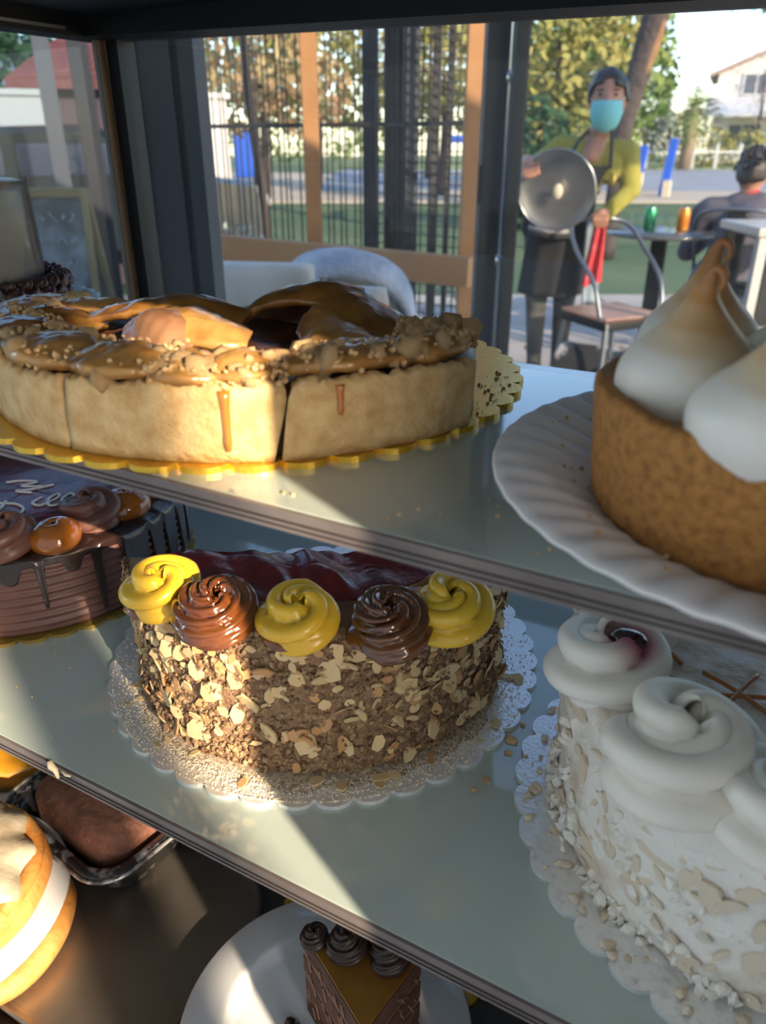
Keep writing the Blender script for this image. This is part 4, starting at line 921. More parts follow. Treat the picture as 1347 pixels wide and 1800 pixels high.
caps = [((-.15, .13, .80), .125, (-.23, .13, .80), .125, 2), ((-.18, .12, .80), .14, (-.14, .09, .96), .118, 1), ((-.14, .09, .96), .118, (-.07, .03, 1.08), .128, 1),
        ((-.13, .04, 1.10), .09, (.04, .015, 1.08), .09, 1), ((-.185, .03, 1.145), .060, (.115, .0, 1.125), .060, 1), ((-.06, .02, 1.14), .075, (-.03, .0, 1.175), .055, 1),
        ((-.035, -.005, 1.16), .050, (-.008, -.035, 1.26), .046, 0), ((-.05, -.055, 1.115), .05, (-.035, -.03, 1.16), .048, 0),
        ((.115, .0, 1.125), .058, (.150, -.02, .975), .048, 1), ((.150, -.02, .975), .046, (.060, -.085, .880), .036, 1), ((.060, -.085, .880), .026, (.030, -.115, .868), .030, 0),
        ((-.185, .03, 1.145), .060, (-.335, .02, 1.04), .048, 1), ((-.335, .02, 1.04), .046, (-.330, -.22, 1.095), .034, 1), ((-.330, -.22, 1.095), .026, HR, .028, 0), (HR, .028, HR + Vector((-.004, -.028, -.012)), .026, 0),
        ((-.115, .13, .78), .095, (-.105, .06, .45), .058, 3), ((-.105, .06, .45), .056, (-.11, .16, .09), .038, 3), ((-.11, .16, .09), .042, (-.10, .02, .035), .036, 4),
        ((-.25, .13, .78), .095, (-.245, .05, .45), .058, 3), ((-.245, .05, .45), .056, (-.235, .12, .09), .038, 3), ((-.235, .12, .09), .042, (-.23, -.03, .035), .036, 4)] + fing
ells = [((0, -.045, 1.345), (.074, .088, .108), 0), ((0, -.085, 1.285), (.050, .050, .060), 0), ((-.072, -.035, 1.34), (.014, .020, .030), 0), ((.072, -.035, 1.34), (.014, .020, .030), 0), ((0, -.128, 1.335), (.013, .018, .024), 0)]
body('body', caps, ells, .0062, [skin, sweater, black_c, legg, shoe], wo_, 5)
def cap_ell(c, r, keep, n=40, m=26, th=.006):
    """part of an ellipsoid shell; keep(theta, phi) picks the piece; theta from the top, phi from the front (-y)"""
    V = []; F = []; idx = {}
    for i in range(m + 1):
        for j in range(n):
            t = PI * i / m; p = 2 * PI * j / n; V.append((c[0] + r[0] * math.sin(t) * math.sin(p), c[1] - r[1] * math.sin(t) * math.cos(p), c[2] + r[2] * math.cos(t)))
    for i in range(m):
        for j in range(n):
            p = 2 * PI * (j + .5) / n; p = p if p < PI else p - 2 * PI
            if keep(PI * (i + .5) / m, p): F.append((i * n + j, (i + 1) * n + j, (i + 1) * n + (j + 1) % n, i * n + (j + 1) % n))
    used = sorted({q for f in F for q in f}); mp = {q: k for k, q in enumerate(used)}; V2 = [V[q] for q in used]; F = [tuple(mp[q] for q in f) for f in F]; k = len(V2)
    In = [(c[0] + (x - c[0]) * (1 - th / r[0]), c[1] + (y - c[1]) * (1 - th / r[1]), c[2] + (z - c[2]) * (1 - th / r[2])) for x, y, z in V2]
    ed = {}
    for f in F:
        for a, b in zip(f, f[1:] + f[:1]): ed[(a, b)] = 1
    rim = [(a, k + a, k + b, b) for a, b in ed if (b, a) not in ed]
    return V2 + In, F + [tuple(k + q for q in f[::-1]) for f in F] + rim
hv = vnoise(83)
def rough(vf, k=.010): return [(x + k * hv((x, y, z), 34) + k * .5 * hv((z, x, y), 90), y + k * hv((y, z, x), 34), z + k * .8 * hv((z, y, x), 40)) for x, y, z in vf[0]], vf[1]
obj('hair', rough(cap_ell((0, -.030, 1.362), (.088, .104, .112), lambda t, p: t < 1.0 + .80 * max(0, min(1, (abs(p) - .85) / .5)) or (t < 1.3 and .35 < p < .95) or (t < 1.18 and -.9 < p < -.3))), hair_m, wo_)
obj('hair_bun', xf(lump(3, .045, 2, .06), (.01, .075, 1.40)), hair_m, wo_)
eye_m = M('eye_dark', (.03, .02, .018), .2)
for x in (-.031, .031):
    obj('eye', ell((x, -.122, 1.360), (.0125, .006, .0058), 12), eye_m, wo_); obj('eyebrow', sweep([(x - .018, -.118, 1.376), (x, -.127, 1.381), (x + .018, -.118, 1.376)], .0035, 6), hair_m, wo_)
mask_m = M('blue_mask', (.20, .60, .66), .8, bump=(60, .3, .002)); mo = obj('face_mask', cap_ell((0, -.062, 1.298), (.076, .098, .098), lambda t, p: abs(p) < 1.12 and 1.16 < t < 2.72 and t < 2.75 - .35 * abs(p), 56, 30, .004), mask_m, wo_)
for z in (1.315, 1.29, 1.265): obj('mask_pleat', sweep([(-.055, -.122, z + .004), (-.03, -.147, z), (0, -.156, z - .001), (.03, -.147, z), (.055, -.122, z + .004)], .0022, 6), mask_m, mo)
for sg in (-1, 1): obj('ear_loop', sweep(smoothpts([(sg * .060, -.110, 1.335), (sg * .078, -.05, 1.35), (sg * .08, -.02, 1.33), (sg * .07, -.06, 1.29), (sg * .058, -.105, 1.275)], 16), .002, 5), white_c, mo)
# apron: bib, skirt, straps, folded stripe cloth at the waist
apr = M('dark_apron', (.060, .055, .060), .9, noise=(8, (.035, .032, .036), .4, .6), bump=(70, .4, .003))
def wrap(c0, c1, rx, ry, a0, a1, n=26, m=14, wave=.0, th=.006, flare=0):
    V = []; F = []
    for i in range(m + 1):
        t = i / m; c = np.array(c0) * (1 - t) + np.array(c1) * t
        for j in range(n + 1):
            a = a0 + (a1 - a0) * j / n; k = 1 + wave * math.sin(a * 9) * t + flare * t
            V.append((c[0] + rx * k * math.sin(a), c[1] - ry * k * math.cos(a), c[2]))
    L = n + 1
    for i in range(m):
        for j in range(n): F.append((i * L + j, (i + 1) * L + j, (i + 1) * L + j + 1, i * L + j + 1))
    k = len(V); In = [(x * 1, y + th, z) for x, y, z in V]; ed = {}
    for f in F:
        for a, b in zip(f, f[1:] + f[:1]): ed[(a, b)] = 1
    return V + In, F + [tuple(k + q for q in f[::-1]) for f in F] + [(a, k + a, k + b, b) for a, b in ed if (b, a) not in ed]
obj('apron_bib', wrap((-.055, .02, 1.075), (-.14, .09, .93), .135, .142, -.95, .95, wave=.01), apr, wo_)
obj('apron_skirt', wrap((-.15, .10, .94), (-.185, .115, .475), .150, .160, -1.5, 1.5, 36, 18, .035, .006, .10), black_c, wo_)
stripe = M('striped_grey_cloth', (.40, .38, .37), .9, noise=(30, (.25, .24, .24), .45, .55))
for k in range(4): obj('cloth_fold', sweep(smoothpts([(-.30, -.045, .78 + .022 * k), (-.24, -.09, .772 + .022 * k), (-.16, -.10, .765 + .022 * k), (-.09, -.085, .772 + .022 * k)], 14), .0125, 8), stripe if k % 2 else apr, wo_)
for (x0, x1) in ((-.150, -.045), (.045, .030)): obj('apron_strap', sweep(smoothpts([(x0, -.105, 1.065), (x0 * .8 + x1 * .2, -.108, 1.13), ((x0 + x1) / 2 + .0, -.075, 1.19), (x1 * 1.0, .01, 1.235)], 16), .0085, 7), apr, wo_)
obj('badge', xf(ell((0, 0, 0), (.016, .004, .03), 12), (.06, -.125, 1.02)), M('gold_badge', (.6, .45, .12), .3, .8), wo_)
# the steel lid in her hand
lid = thing('steel_pot_lid', (-1.0 + (-.172) * math.cos(A(14.2)) + .335 * math.sin(A(14.2)), 3.94 - .172 * math.sin(A(14.2)) - .335 * math.cos(A(14.2)), .985), 'large round steel pot lid held up by the masked woman', 'pot lid', rot=A(14.2))
lidm = M('scratched_steel', (.42, .41, .40), .34, .9, noise=(6, (.52, .51, .50), .4, .65), bump=(20, .15, .004))
KL = .88
Lr = xf(lathe([(0, .0), (.05, .001), (.12, .004), (.165, .012), (.180, .020), (.1885, .0215), (.1895, .018), (.180, .015), (.12, .0), (0, -.004)], 80), (0, 0, 0), (A(97), 0, A(-6)), KL)
obj('disc', Lr, lidm, lid); obj('rolled_rim', xf(sweep([(.189 * math.cos(a), .189 * math.sin(a), .020) for a in np.linspace(0, 2 * PI, 80)], .0042, 8, caps=False), (0, 0, 0), (A(97), 0, A(-6)), KL), steel, lid)
obj('knob', xf(lathe([(0, -.028), (.018, -.028), (.022, -.020), (.010, -.012), (.010, .002), (0, .002)], 20), (.006, -.026, -.002), (A(-83), 0, 0), (1, 1.5, 1)), M('pale_knob', (.66, .58, .45), .5), lid)
red = M('red_cloth', (.52, .04, .05), .8, noise=(12, (.62, .22, .22), .5, .75))
def hang():
    V = []; n, m = 14, 18
    for i in range(m + 1):
        t = i / m
        for j in range(n + 1): u = j / n - .5; w = .05 + .045 * t; V.append((u * w - .012 * t, .012 * math.sin(u * 11 + 2 * t) * (.4 + t) - .01, -.30 * t + .012 * math.sin(u * 6) * t))
    L = n + 1; F = [(i * L + j, (i + 1) * L + j, (i + 1) * L + j + 1, i * L + j + 1) for i in range(m) for j in range(n)]; k = len(V)
    return V + [(x, y + .006, z) for x, y, z in V], F + [tuple(k + q for q in f[::-1]) for f in F] + [(j, j + 1, k + j + 1, k + j) for j in range(n)] + [(i * L, k + i * L, k + (i + 1) * L, (i + 1) * L) for i in range(m)] + [(i * L + n, (i + 1) * L + n, k + (i + 1) * L + n, k + i * L + n) for i in range(m)]
rc = obj('wiping_cloth', hang(), red, loc=(-1.0 + .030 * math.cos(A(14.2)) + .150 * math.sin(A(14.2)), 3.94 + .030 * math.sin(A(14.2)) - .150 * math.cos(A(14.2)), .862)); rc.rotation_euler = (0, 0, A(14.2)); tag(rc, 'red wiping cloth hanging from the masked woman\'s hand', 'cloth')
# ------------------------------------------------------------------ metal chair she leans on
tubem = M('galvanised_tube', (.20, .22, .25), .35, .7); seat_m = M('brown_seat', (.40, .235, .17), .45, noise=(7, (.48, .32, .26), .4, .7)); splat = M('grey_splat', (.28, .33, .38), .4, .5)
def metal_chair(p, rot, label, seatmat, back=splat, arms=True):
    t = thing('metal_chair', (*p, 0), label, 'chair', None, rot)     # faces +X
    obj('seat', box((-.19, -.19, .432), (.20, .19, .455), .012), seatmat, t); obj('seat_skirt', box((-.185, -.185, .395), (.19, .185, .431), .004), dark_metal, t)
    for x, y in ((-.17, -.17), (.18, -.17), (-.17, .17), (.18, .17)): obj('leg', bar((x, y, .43), (x * 1.25, y * 1.22, 0), .024, .016), tubem, t, False)
    obj('brace', bar((-.17, -.17, .22), (.18, .17, .22), .010), tubem, t, False); obj('brace', bar((-.17, .17, .22), (.18, -.17, .22), .010), tubem, t, False)
    obj('back_splat', loft([(-.19, -.055, .44), (-.215, -.055, .65), (-.225, -.055, .84)], [(-.19, .055, .44), (-.215, .055, .65), (-.225, .055, .84)], 14, 6, .006, 0), back, t)
    obj('back_tube', sweep(smoothpts([(.17, -.20, .44), (.10, -.215, .60), (-.06, -.22, .72), (-.17, -.19, .815), (-.225, -.09, .845), (-.225, .09, .845), (-.17, .19, .815), (-.06, .22, .72), (.10, .215, .60), (.17, .20, .44)], 60), .0115, 10), tubem, t)
    return t
mch = metal_chair((-.83, 3.78), A(-38), 'grey metal armchair with brown seat that the masked woman leans on', seat_m); mch.scale = (.88, .88, 1)
# ------------------------------------------------------------------ seated man
mn = thing('person', (-.44, 5.11, 0), 'person seated with back turned, dark jacket, red collar, short dark hair', 'person', rot=A(4))
jack = M('dark_jacket', (.085, .078, .10), .85, noise=(7, (.12, .11, .14), .4, .7), bump=(60, .5, .004)); redc = M('red_collar', (.42, .05, .06), .8); jean = M('blue_jeans', (.10, .14, .22), .85)
mf = []
for sx in (-.13, .12):
    Hm = Vector((sx, .40, .755)); mf += [(Hm, .028, Hm + Vector((0, .03, 0)), .026, 0)]
    for k in range(4): b_ = Hm + Vector((-.028 + .019 * k, .045, 0)); mf += [(b_, .010, b_ + Vector((0, .035, .003)), .009, 0), (b_ + Vector((0, .035, .003)), .009, b_ + Vector((0, .058, -.012)), .008, 0)]
    mf += [(Hm + Vector((.03 if sx < 0 else -.03, .01, 0)), .011, Hm + Vector((.052 if sx < 0 else -.052, .045, -.004)), .009, 0)]
mcaps = [((-.09, .0, .50), .15, (.07, .0, .50), .15, 3), ((-.02, -.01, .55), .165, (.02, .04, .80), .165, 1), ((-.185, .05, .875), .085, (.20, .06, .885), .085, 1), ((-.05, .05, .90), .085, (.06, .055, .905), .085, 1),
         ((.01, .06, .925), .070, (.01, .065, .955), .060, 2), ((.005, .065, .955), .052, (.0, .075, 1.03), .050, 0),
         ((-.215, .055, .860), .080, (-.285, .10, .640), .058, 1), ((-.285, .10, .640), .056, (-.15, .34, .735), .040, 1), ((-.15, .34, .735), .028, (-.13, .40, .755), .028, 0),
         ((.225, .06, .865), .080, (.30, .11, .640), .058, 1), ((.30, .11, .640), .056, (.15, .34, .735), .040, 1), ((.15, .34, .735), .028, (.12, .40, .755), .028, 0),
         ((-.10, .03, .50), .10, (-.13, .43, .49), .072, 3), ((-.13, .43, .49), .066, (-.12, .45, .09), .045, 3), ((-.12, .42, .05), .045, (-.12, .56, .035), .036, 4),
         ((.10, .03, .50), .10, (.14, .43, .49), .072, 3), ((.14, .43, .49), .066, (.13, .45, .09), .045, 3), ((.13, .42, .05), .045, (.13, .56, .035), .036, 4)] + mf
mells = [((0, .085, 1.085), (.078, .096, .115), 0), ((-.078, .085, 1.07), (.014, .02, .032), 0), ((.078, .085, 1.07), (.014, .02, .032), 0), ((0, .19, 1.07), (.014, .02, .024), 0)]
def low(p): p = Vector(p); return p - Vector((0, 0, .07 * min(1, max(0, (p.z - .30) / .15))))
mcaps = [(low(p), r, low(q), s, m) for p, r, q, s, m in mcaps]; mells = [(tuple(low(c)), r, m) for c, r, m in mells]
body('body', mcaps, mells, .0085, [skin, jack, redc, jean, shoe], mn, 5)
hh = cap_ell((0, -.070, 1.035), (.090, .105, .120), lambda t, p: t < 1.15 + 1.0 * max(0, min(1, (abs(p) - .6) / .8)))
obj('hair', rough(([(-x, -y, z) for x, y, z in hh[0]], hh[1]), .016), hair_m, mn)
rn = random.Random(6)
for k in range(46):
    a = rn.uniform(0, 6.28); t = rn.uniform(.1, 1.5); c = Vector((.090 * math.sin(t) * math.cos(a), .070 + .105 * math.sin(t) * math.sin(a), 1.035 + .12 * math.cos(t))); d = Vector((rn.uniform(-.02, .02), rn.uniform(-.02, .02), -.022 - .02 * rn.random())); n_ = (c - Vector((0, .07, 1.035))).normalized() * .012
    if c.y < .14: obj('hair_tuft', sweep([c, c + d * .5 + n_, c + d + n_ * .6], [.011, .009, .002], 6), hair_m, mn)
for x in (-.032, .032): obj('eye', ell((x, .172, 1.03), (.013, .006, .006), 10), eye_m, mn)
metal_chair((-.46, 5.02), A(94), 'dark metal chair the seated person with the red collar sits on', dark_metal, dark_metal)
# ------------------------------------------------------------------ tables, cans, glasses
dark_top = M('dark_table_top', (.10, .105, .11), .2, coat=.5)
tb = thing('round_table', (-.815, 4.70, 0), 'round dark bistro table with cans behind the masked woman', 'table')
obj('table_top', lathe([(0, .705), (.28, .705), (.292, .710), (.295, .718), (.292, .726), (0, .728)], 60), dark_top, tb); obj('column', box((-.04, -.03, .02), (.04, .03, .705), .004), dark_metal, tb); obj('foot', lathe([(0, 0), (.20, 0), (.20, .012), (.05, .03), (0, .03)], 30), dark_metal, tb)
def can(p, m, label):
    t = thing('drink_can', (*p, .728), label, 'can'); obj('can_body', lathe([(0, 0), (.025, 0), (.033, .008), (.033, .105), (.027, .117), (.0265, .121), (0, .119)], 28), m, t); obj('can_lid', lathe([(.0265, .119), (.0275, .1225), (.025, .1225), (.024, .120), (0, .120)], 28), steel, t); return t
gm = M('green_can', (.03, .30, .12), .3, .4, noise=(30, (.55, .65, .6), .62, .66)); om = M('orange_can', (.75, .24, .03), .3, .4, noise=(28, (.85, .55, .15), .55, .7))
can((-.885, 4.71), gm, 'green drink can on the round table'); can((-.715, 4.755), om, 'orange drink can on the round table')
for k, (x, y) in enumerate(((-.945, 4.665), (-.785, 4.68), (-.845, 4.63))):
    g_ = obj('glass_tumbler', lathe([(0, .0), (.028, 0), (.033, .09), (.0315, .09), (.027, .006), (0, .006)], 24), pane, loc=(x, y, .7285)); tag(g_, ('clear tumbler left of the green can', 'clear tumbler between the green and orange cans', 'clear tumbler in front of the green can')[k], 'glass')
pale = M('pale_table_top', (.62, .58, .52), .4); t2 = thing('square_table', (-.186, 4.49, 0), 'pale topped square table at the right frame edge beside the seated person', 'table', rot=CA)
obj('table_top', box((-.25, -.26, .775), (.45, .20, .815), .006), pale, t2)
for x, y in ((-.21, -.22), (.41, -.22), (-.21, .16), (.41, .16)): obj('leg', box((x - .022, y - .022, 0), (x + .022, y + .022, .775), .003), M('light_metal', (.50, .51, .52), .4, .4) if y < 0 else dark_metal, t2, False)
obj('side_panel', box((-.16, -.20, .35), (-.09, -.18, .775)), dark_metal, t2, False)
bag = obj('shopping_bag', xf(dish([(rrect(-.12, -.08, .12, .08, .03), 0), (rrect(-.14, -.09, .14, .09, .03), .14), (rrect(-.12, -.05, .12, .05, .02), .27), (rrect(-.10, -.03, .10, .03, .015), .30)])), M('black_white_fabric', (.03, .03, .035), .8, noise=(7, (.55, .53, .54), .56, .64)), loc=(-.92, 3.66, 0)); tag(bag, 'black and white patterned bag on the ground below the metal chair', 'bag')
# unseen sunshade added right of the view to shade the woman's head and shoulders
pr = thing('added_parasol', (1.25, 2.80, 0), 'round beige sunshade added unseen past the right frame edge to shade the masked woman', 'added_parasol')
canv = M('beige_canvas', (.55, .48, .38), .9)
obj('pole', sweep([(0, 0, 0), (0, 0, 2.72)], .02, 12), dark_metal, pr); obj('canopy', lathe([(0, 2.70), (.5, 2.60), (.98, 2.46), (.985, 2.43), (.97, 2.45), (.5, 2.59), (0, 2.69)], 32), canv, pr)
for k in range(8): obj('rib', bar((0, 0, 2.66), (.95 * math.cos(k * PI / 4), .95 * math.sin(k * PI / 4), 2.44), .012), wood, pr, False)
obj('base', lathe([(0, 0), (.24, 0), (.24, .05), (.05, .07), (0, .07)], 24), dark_metal, pr)
# ================================================================== street, garden and houses behind
leafm = {}
def leafmat(n, c, c2): leafm[n] = M('leaves_' + n, c, .8, noise=(.9, c2, .38, .65, 3)); return leafm[n]
L_y = leafmat('yellow', (.24, .23, .06), (.40, .35, .11)); L_g = leafmat('green', (.09, .17, .035), (.20, .25, .06)); L_d = leafmat('dark', (.025, .075, .035), (.06, .13, .05)); L_o = leafmat('russet', (.33, .20, .11), (.44, .36, .17)); L_p = leafmat('pale', (.30, .34, .27), (.42, .44, .36)); L_b = leafmat('grey_twig', (.30, .25, .24), (.42, .36, .35))
bark = M('bark', (.085, .062, .055), .9, noise=(5, (.045, .035, .034), .4, .65, 6), bump=(14, 1, .03)); bark2 = M('bark_orange_patch', (.32, .17, .08), .9, noise=(6, (.20, .11, .06), .4, .7), bump=(20, .6, .01))
def crown(blobs, n, size, seed):
    """leaf clumps: small bent quads scattered through ellipsoid blobs (centre, radii)"""
    r = np.random.RandomState(seed); V = []; F = []
    wt = np.array([b[1][0] * b[1][1] * b[1][2] for b in blobs]) ** .67; wt /= wt.sum()
    for c, rad in [blobs[i] for i in r.choice(len(blobs), n, p=wt)]:
        d = r.normal(size=3); d /= np.linalg.norm(d); q = np.array(c) + d * np.array(rad) * r.uniform(.55, 1.0) ** .6
        u = r.normal(size=3); u /= np.linalg.norm(u); w = np.cross(u, r.normal(size=3)); w /= np.linalg.norm(w) + 1e-9; s = size * r.uniform(.6, 1.3); k = len(V)
        V += [tuple(q - u * s), tuple(q - w * s * .55 + u * s * .1), tuple(q + u * s), tuple(q + w * s * .55 + u * s * .1)]; F.append((k, k + 1, k + 2, k + 3))
    return V, F
def tree(name, p, label, blobs, mat, n, size, seed, trunk=None, cat='tree', group=None, tm=None):
    t = thing(name, (*p, 0), label, cat, group)
    if trunk:
        P, R = trunk; obj('trunk', sweep(smoothpts(P, 16), [float(x[0]) for x in smoothpts([(r, 0, 0) for r in R], 16)], 12), tm or bark, t)
    f = obj('foliage', crown(blobs, n, size, seed), mat, t, False); f['kind'] = 'stuff'; return t
tree('garden_tree', (-4.92, 15.55), 'yellow green tree between the black post and the masked woman', [((0, 0, 2.6), (1.2, 1.2, 1.3)), ((-.8, .3, 2.0), (.8, .8, .9)), ((.9, 0, 2.5), (.8, .8, 1.1)), ((.3, 0, 1.5), (1.2, .8, .7))], L_y, 2600, .10, 1, ([(0, 0, 0), (.1, 0, 1.5), (0, 0, 2.8)], [.12, .09, .04]))
tree('garden_tree', (-5.2, 20.2), 'tall green tree above the masked woman\'s head', [((0, 0, 3.4), (1.3, 1.2, 1.7)), ((-1.0, .3, 2.6), (.9, .9, 1.3)), ((.8, 0, 2.4), (.8, .8, 1.2))], L_g, 2600, .12, 2, ([(0, 0, 0), (0, 0, 2), (.1, 0, 3.5)], [.14, .1, .05]))
tree('dark_shrub', (-3.9, 11.6), 'dark green shrub left of the masked woman', [((0, 0, 1.0), (.55, .5, .75)), ((-.4, .2, .6), (.5, .5, .65)), ((.3, .1, .6), (.5, .5, .65))], L_d, 2200, .07, 3, None, 'shrub')
tree('garden_tree', (-8.6, 42.6), 'pale silvery tree right of the leaning trunk', [((0, 0, 2.6), (.9, .5, 1.5)), ((.5, 0, 1.6), (.9, .5, 1.0))], L_p, 1600, .14, 4, ([(0, 0, 0), (0, 0, 2.5)], [.12, .05]))
tree('garden_tree', (-9.9, 36.0), 'green yellow bush behind the blue posts', [((0, 0, 1.2), (1.4, 1, 1.1)), ((1.2, 0, 1.0), (1.1, 1, .9))], L_g, 1600, .13, 41, None, 'bush')
# fan palm
pt_ = thing('palm', (-6.35, 39.9, 0), 'bushy green fan palm before the white house', 'palm'); obj('trunk', sweep([(0, 0, 0), (.05, 0, 1.2), (0, 0, 2.4)], [.28, .3, .34], 10), M('palm_trunk', (.30, .22, .14), .9, bump=(20, 1, .03)), pt_)
rn = random.Random(31)
def frond(L, el, az):
    P = [(L * k / 8 * math.cos(el - .9 * (k / 8) ** 2) * math.cos(az), L * k / 8 * math.cos(el - .9 * (k / 8) ** 2) * math.sin(az), 2.4 + L * k / 8 * math.sin(el - .9 * (k / 8) ** 2)) for k in range(9)]; V = []; F = []
    for k in range(1, 9):
        for sg in (-1, 1):
            b = len(V); c = np.array(P[k]); d = np.array([-math.sin(az), math.cos(az), -.25]) * sg * .42 * (1 - .5 * k / 8); e = (c - np.array(P[k - 1])) * .9
            V += [tuple(c - e * .3), tuple(c + e * .3), tuple(c + d + e * 1.2)]; F.append((b, b + 1, b + 2))
    return V, F
for k in range(34): obj('frond', frond(rn.uniform(1.0, 1.5), rn.uniform(-.5, 1.4), rn.uniform(0, 6.28)), L_g if k % 3 else L_y, pt_, False)
# hedge and white pickets along the far side of the street
tree('street_hedge', (-6.6, 44.5), 'mixed yellow green hedge along the far side of the street', [((x, x * .55, z), (1.3, 1.0, r)) for x, z, r in ((-6, .9, 1.2), (-4.4, 1.1, 1.3), (-2.8, 1.0, 1.2), (-1.2, 1.2, 1.3), (.4, .9, 1.0), (2, .8, .9), (3.6, .7, .9), (5.2, .9, 1.1), (7, .9, 1.1))], L_y, 4200, .13, 6, None, 'hedge')
wh = M('white_paint', (.72, .70, .66), .7)
pk = thing('picket_fence', (-6.0, 41.6, 0), 'sparse white fence posts standing in front of the hedge', 'fence')
for k in range(12): obj('picket', box((-5 + k * .95 - .06, (-5 + k * .95) * .55 - .05, 0), (-5 + k * .95 + .06, (-5 + k * .95) * .55 + .05, 1.05)), wh, pk, False)
obj('fence_rail', bar((-5.2, -2.86, .7), (5.6, 3.1, .7), .06), wh, pk, False)
# hedge closing the park behind the bar screen
fhp = [(-34 + 2.6 * k, 1.2 + .35 * math.sin(k * 1.7)) for k in range(14)]
tree('park_hedge', (-14 * math.cos(CA) - 49 * math.sin(CA), -14 * math.sin(CA) + 49 * math.cos(CA)), 'long dull green hedge at the back of the park behind the bar screen', [(((x + 14) * math.cos(CA), (x + 14) * math.sin(CA), h), (1.7, 1.1, h)) for x, h in fhp], L_g, 5200, .16, 61, None, 'hedge')
# white house
wall_m = M('house_wall', (.74, .70, .68), .8); roof_m = M('house_roof', (.42, .27, .22), .8, noise=(2, (.5, .36, .30), .4, .7)); win_m = M('house_window', (.10, .11, .15), .15)
hs = thing('house', (-4.3, 53.3, 0), 'white two storey house with reddish roof behind the palm', 'house', rot=A(6))
def gable(x0, x1, y0, y1, z0, zr, th=.18, ov=.5):
    xm = (x0 + x1) / 2; V = []
    for y in (y0 - ov, y1 + ov):
        V += [(x0 - ov, y, z0 - .2), (xm, y, zr), (x1 + ov, y, z0 - .2), (x1 + ov, y, z0 - .2 + th), (xm, y, zr + th), (x0 - ov, y, z0 - .2 + th)]
    return V, [(0, 1, 4, 5), (1, 2, 3, 4), (6, 11, 10, 7), (7, 10, 9, 8), (0, 6, 7, 1), (1, 7, 8, 2), (5, 4, 10, 11), (4, 3, 9, 10), (0, 5, 11, 6), (2, 8, 9, 3)]
obj('wall', box((-3.0, 0, 0), (4.5, 7, 4.6)), wall_m, hs, False); obj('gable_wall', ([(-3, 0, 4.6), (4.5, 0, 4.6), (.75, 0, 6.1), (-3, 7, 4.6), (4.5, 7, 4.6), (.75, 7, 6.1)], [(0, 1, 2), (5, 4, 3), (0, 3, 4, 1), (1, 4, 5, 2), (2, 5, 3, 0)]), wall_m, hs, False)
obj('roof', gable(-3, 4.5, 0, 7, 4.6, 6.1), roof_m, hs, False); obj('porch_roof', ([(-3.4, -2.6, 2.35), (5, -2.6, 2.35), (5, 0, 3.3), (-3.4, 0, 3.3), (-3.4, -2.6, 2.5), (5, -2.6, 2.5), (5, 0, 3.45), (-3.4, 0, 3.45)], [(3, 2, 1, 0), (4, 5, 6, 7), (0, 1, 5, 4), (1, 2, 6, 5), (2, 3, 7, 6), (3, 0, 4, 7)]), M('porch_roof', (.66, .65, .66), .6), hs, False)
for x in (-3.2, .8, 4.8): obj('porch_post', box((x - .08, -2.5, 0), (x + .08, -2.34, 2.4)), wh, hs, False)
for x0, x1, z0, z1 in ((-1.6, -.3, 3.55, 4.5), (1.6, 2.9, 3.55, 4.5), (-2, -.6, .9, 2.0), (1.4, 2.8, .9, 2.0)):
    w = obj('window', box((x0, -.06, z0), (x1, .02, z1)), win_m, hs, False); obj('window_frame', join(box((x0 - .08, -.1, z0 - .08), (x1 + .08, -.05, z0)), box((x0 - .08, -.1, z1), (x1 + .08, -.05, z1 + .08)), box((x0 - .08, -.1, z0), (x0, -.05, z1)), box((x1, -.1, z0), (x1 + .08, -.05, z1)), box(((x0 + x1) / 2 - .03, -.1, z0), ((x0 + x1) / 2 + .03, -.05, z1))), wh, w, False)
tree('bare_tree', (-5.1, 49.5), 'bare grey twiggy tree in front of the white house', [((.3, 0, 4.2), (1.6, 1.2, 1.9)), ((1.4, 0, 3.0), (1.2, 1, 1.6))], L_b, 700, .07, 9, ([(.6, 0, 0), (.7, 0, 2), (.5, 0, 4.5)], [.12, .1, .04]))
# leaning street tree with a pale patch, and its leafy branch at the top right
lt = thing('leaning_tree', (-2.10, 9.12, 0), 'thick dark leaning trunk behind the masked woman\'s head', 'tree', rot=CA)
obj('trunk', sweep(smoothpts([(-.05, 0, 0), (-.03, 0, .6), (-.03, 0, 1.1), (.04, 0, 1.6), (.18, 0, 2.3), (.42, 0, 3.4), (.7, 0, 5)], 30), [float(x[0]) for x in smoothpts([(r, 0, 0) for r in (.11, .085, .085, .105, .125, .13, .11)], 30)], 18, lambda k, f: 1 + .06 * math.sin(3 * f + 9 * k) + .04 * math.sin(7 * f)), bark, lt)
obj('bark_patch', xf(ell((0, 0, 0), (.045, .02, .24), 14), (.175, -.105, 2.02), (0, A(14), 0)), bark2, lt)
obj('bough', sweep(smoothpts([(.2, 0, 2.4), (1.4, .2, 3.2), (2.6, .3, 2.75), (3.1, .2, 2.35)], 20), [.08 - .0035 * k for k in range(20)], 8), bark, lt)
f_ = obj('foliage', crown([((1.05, .1, 2.50), (.35, .3, .16)), ((1.55, .1, 2.45), (.3, .3, .14)), ((2.2, .2, 2.6), (.5, .3, .25))], 260, .05, 14), L_d, lt, False); f_['kind'] = 'stuff'
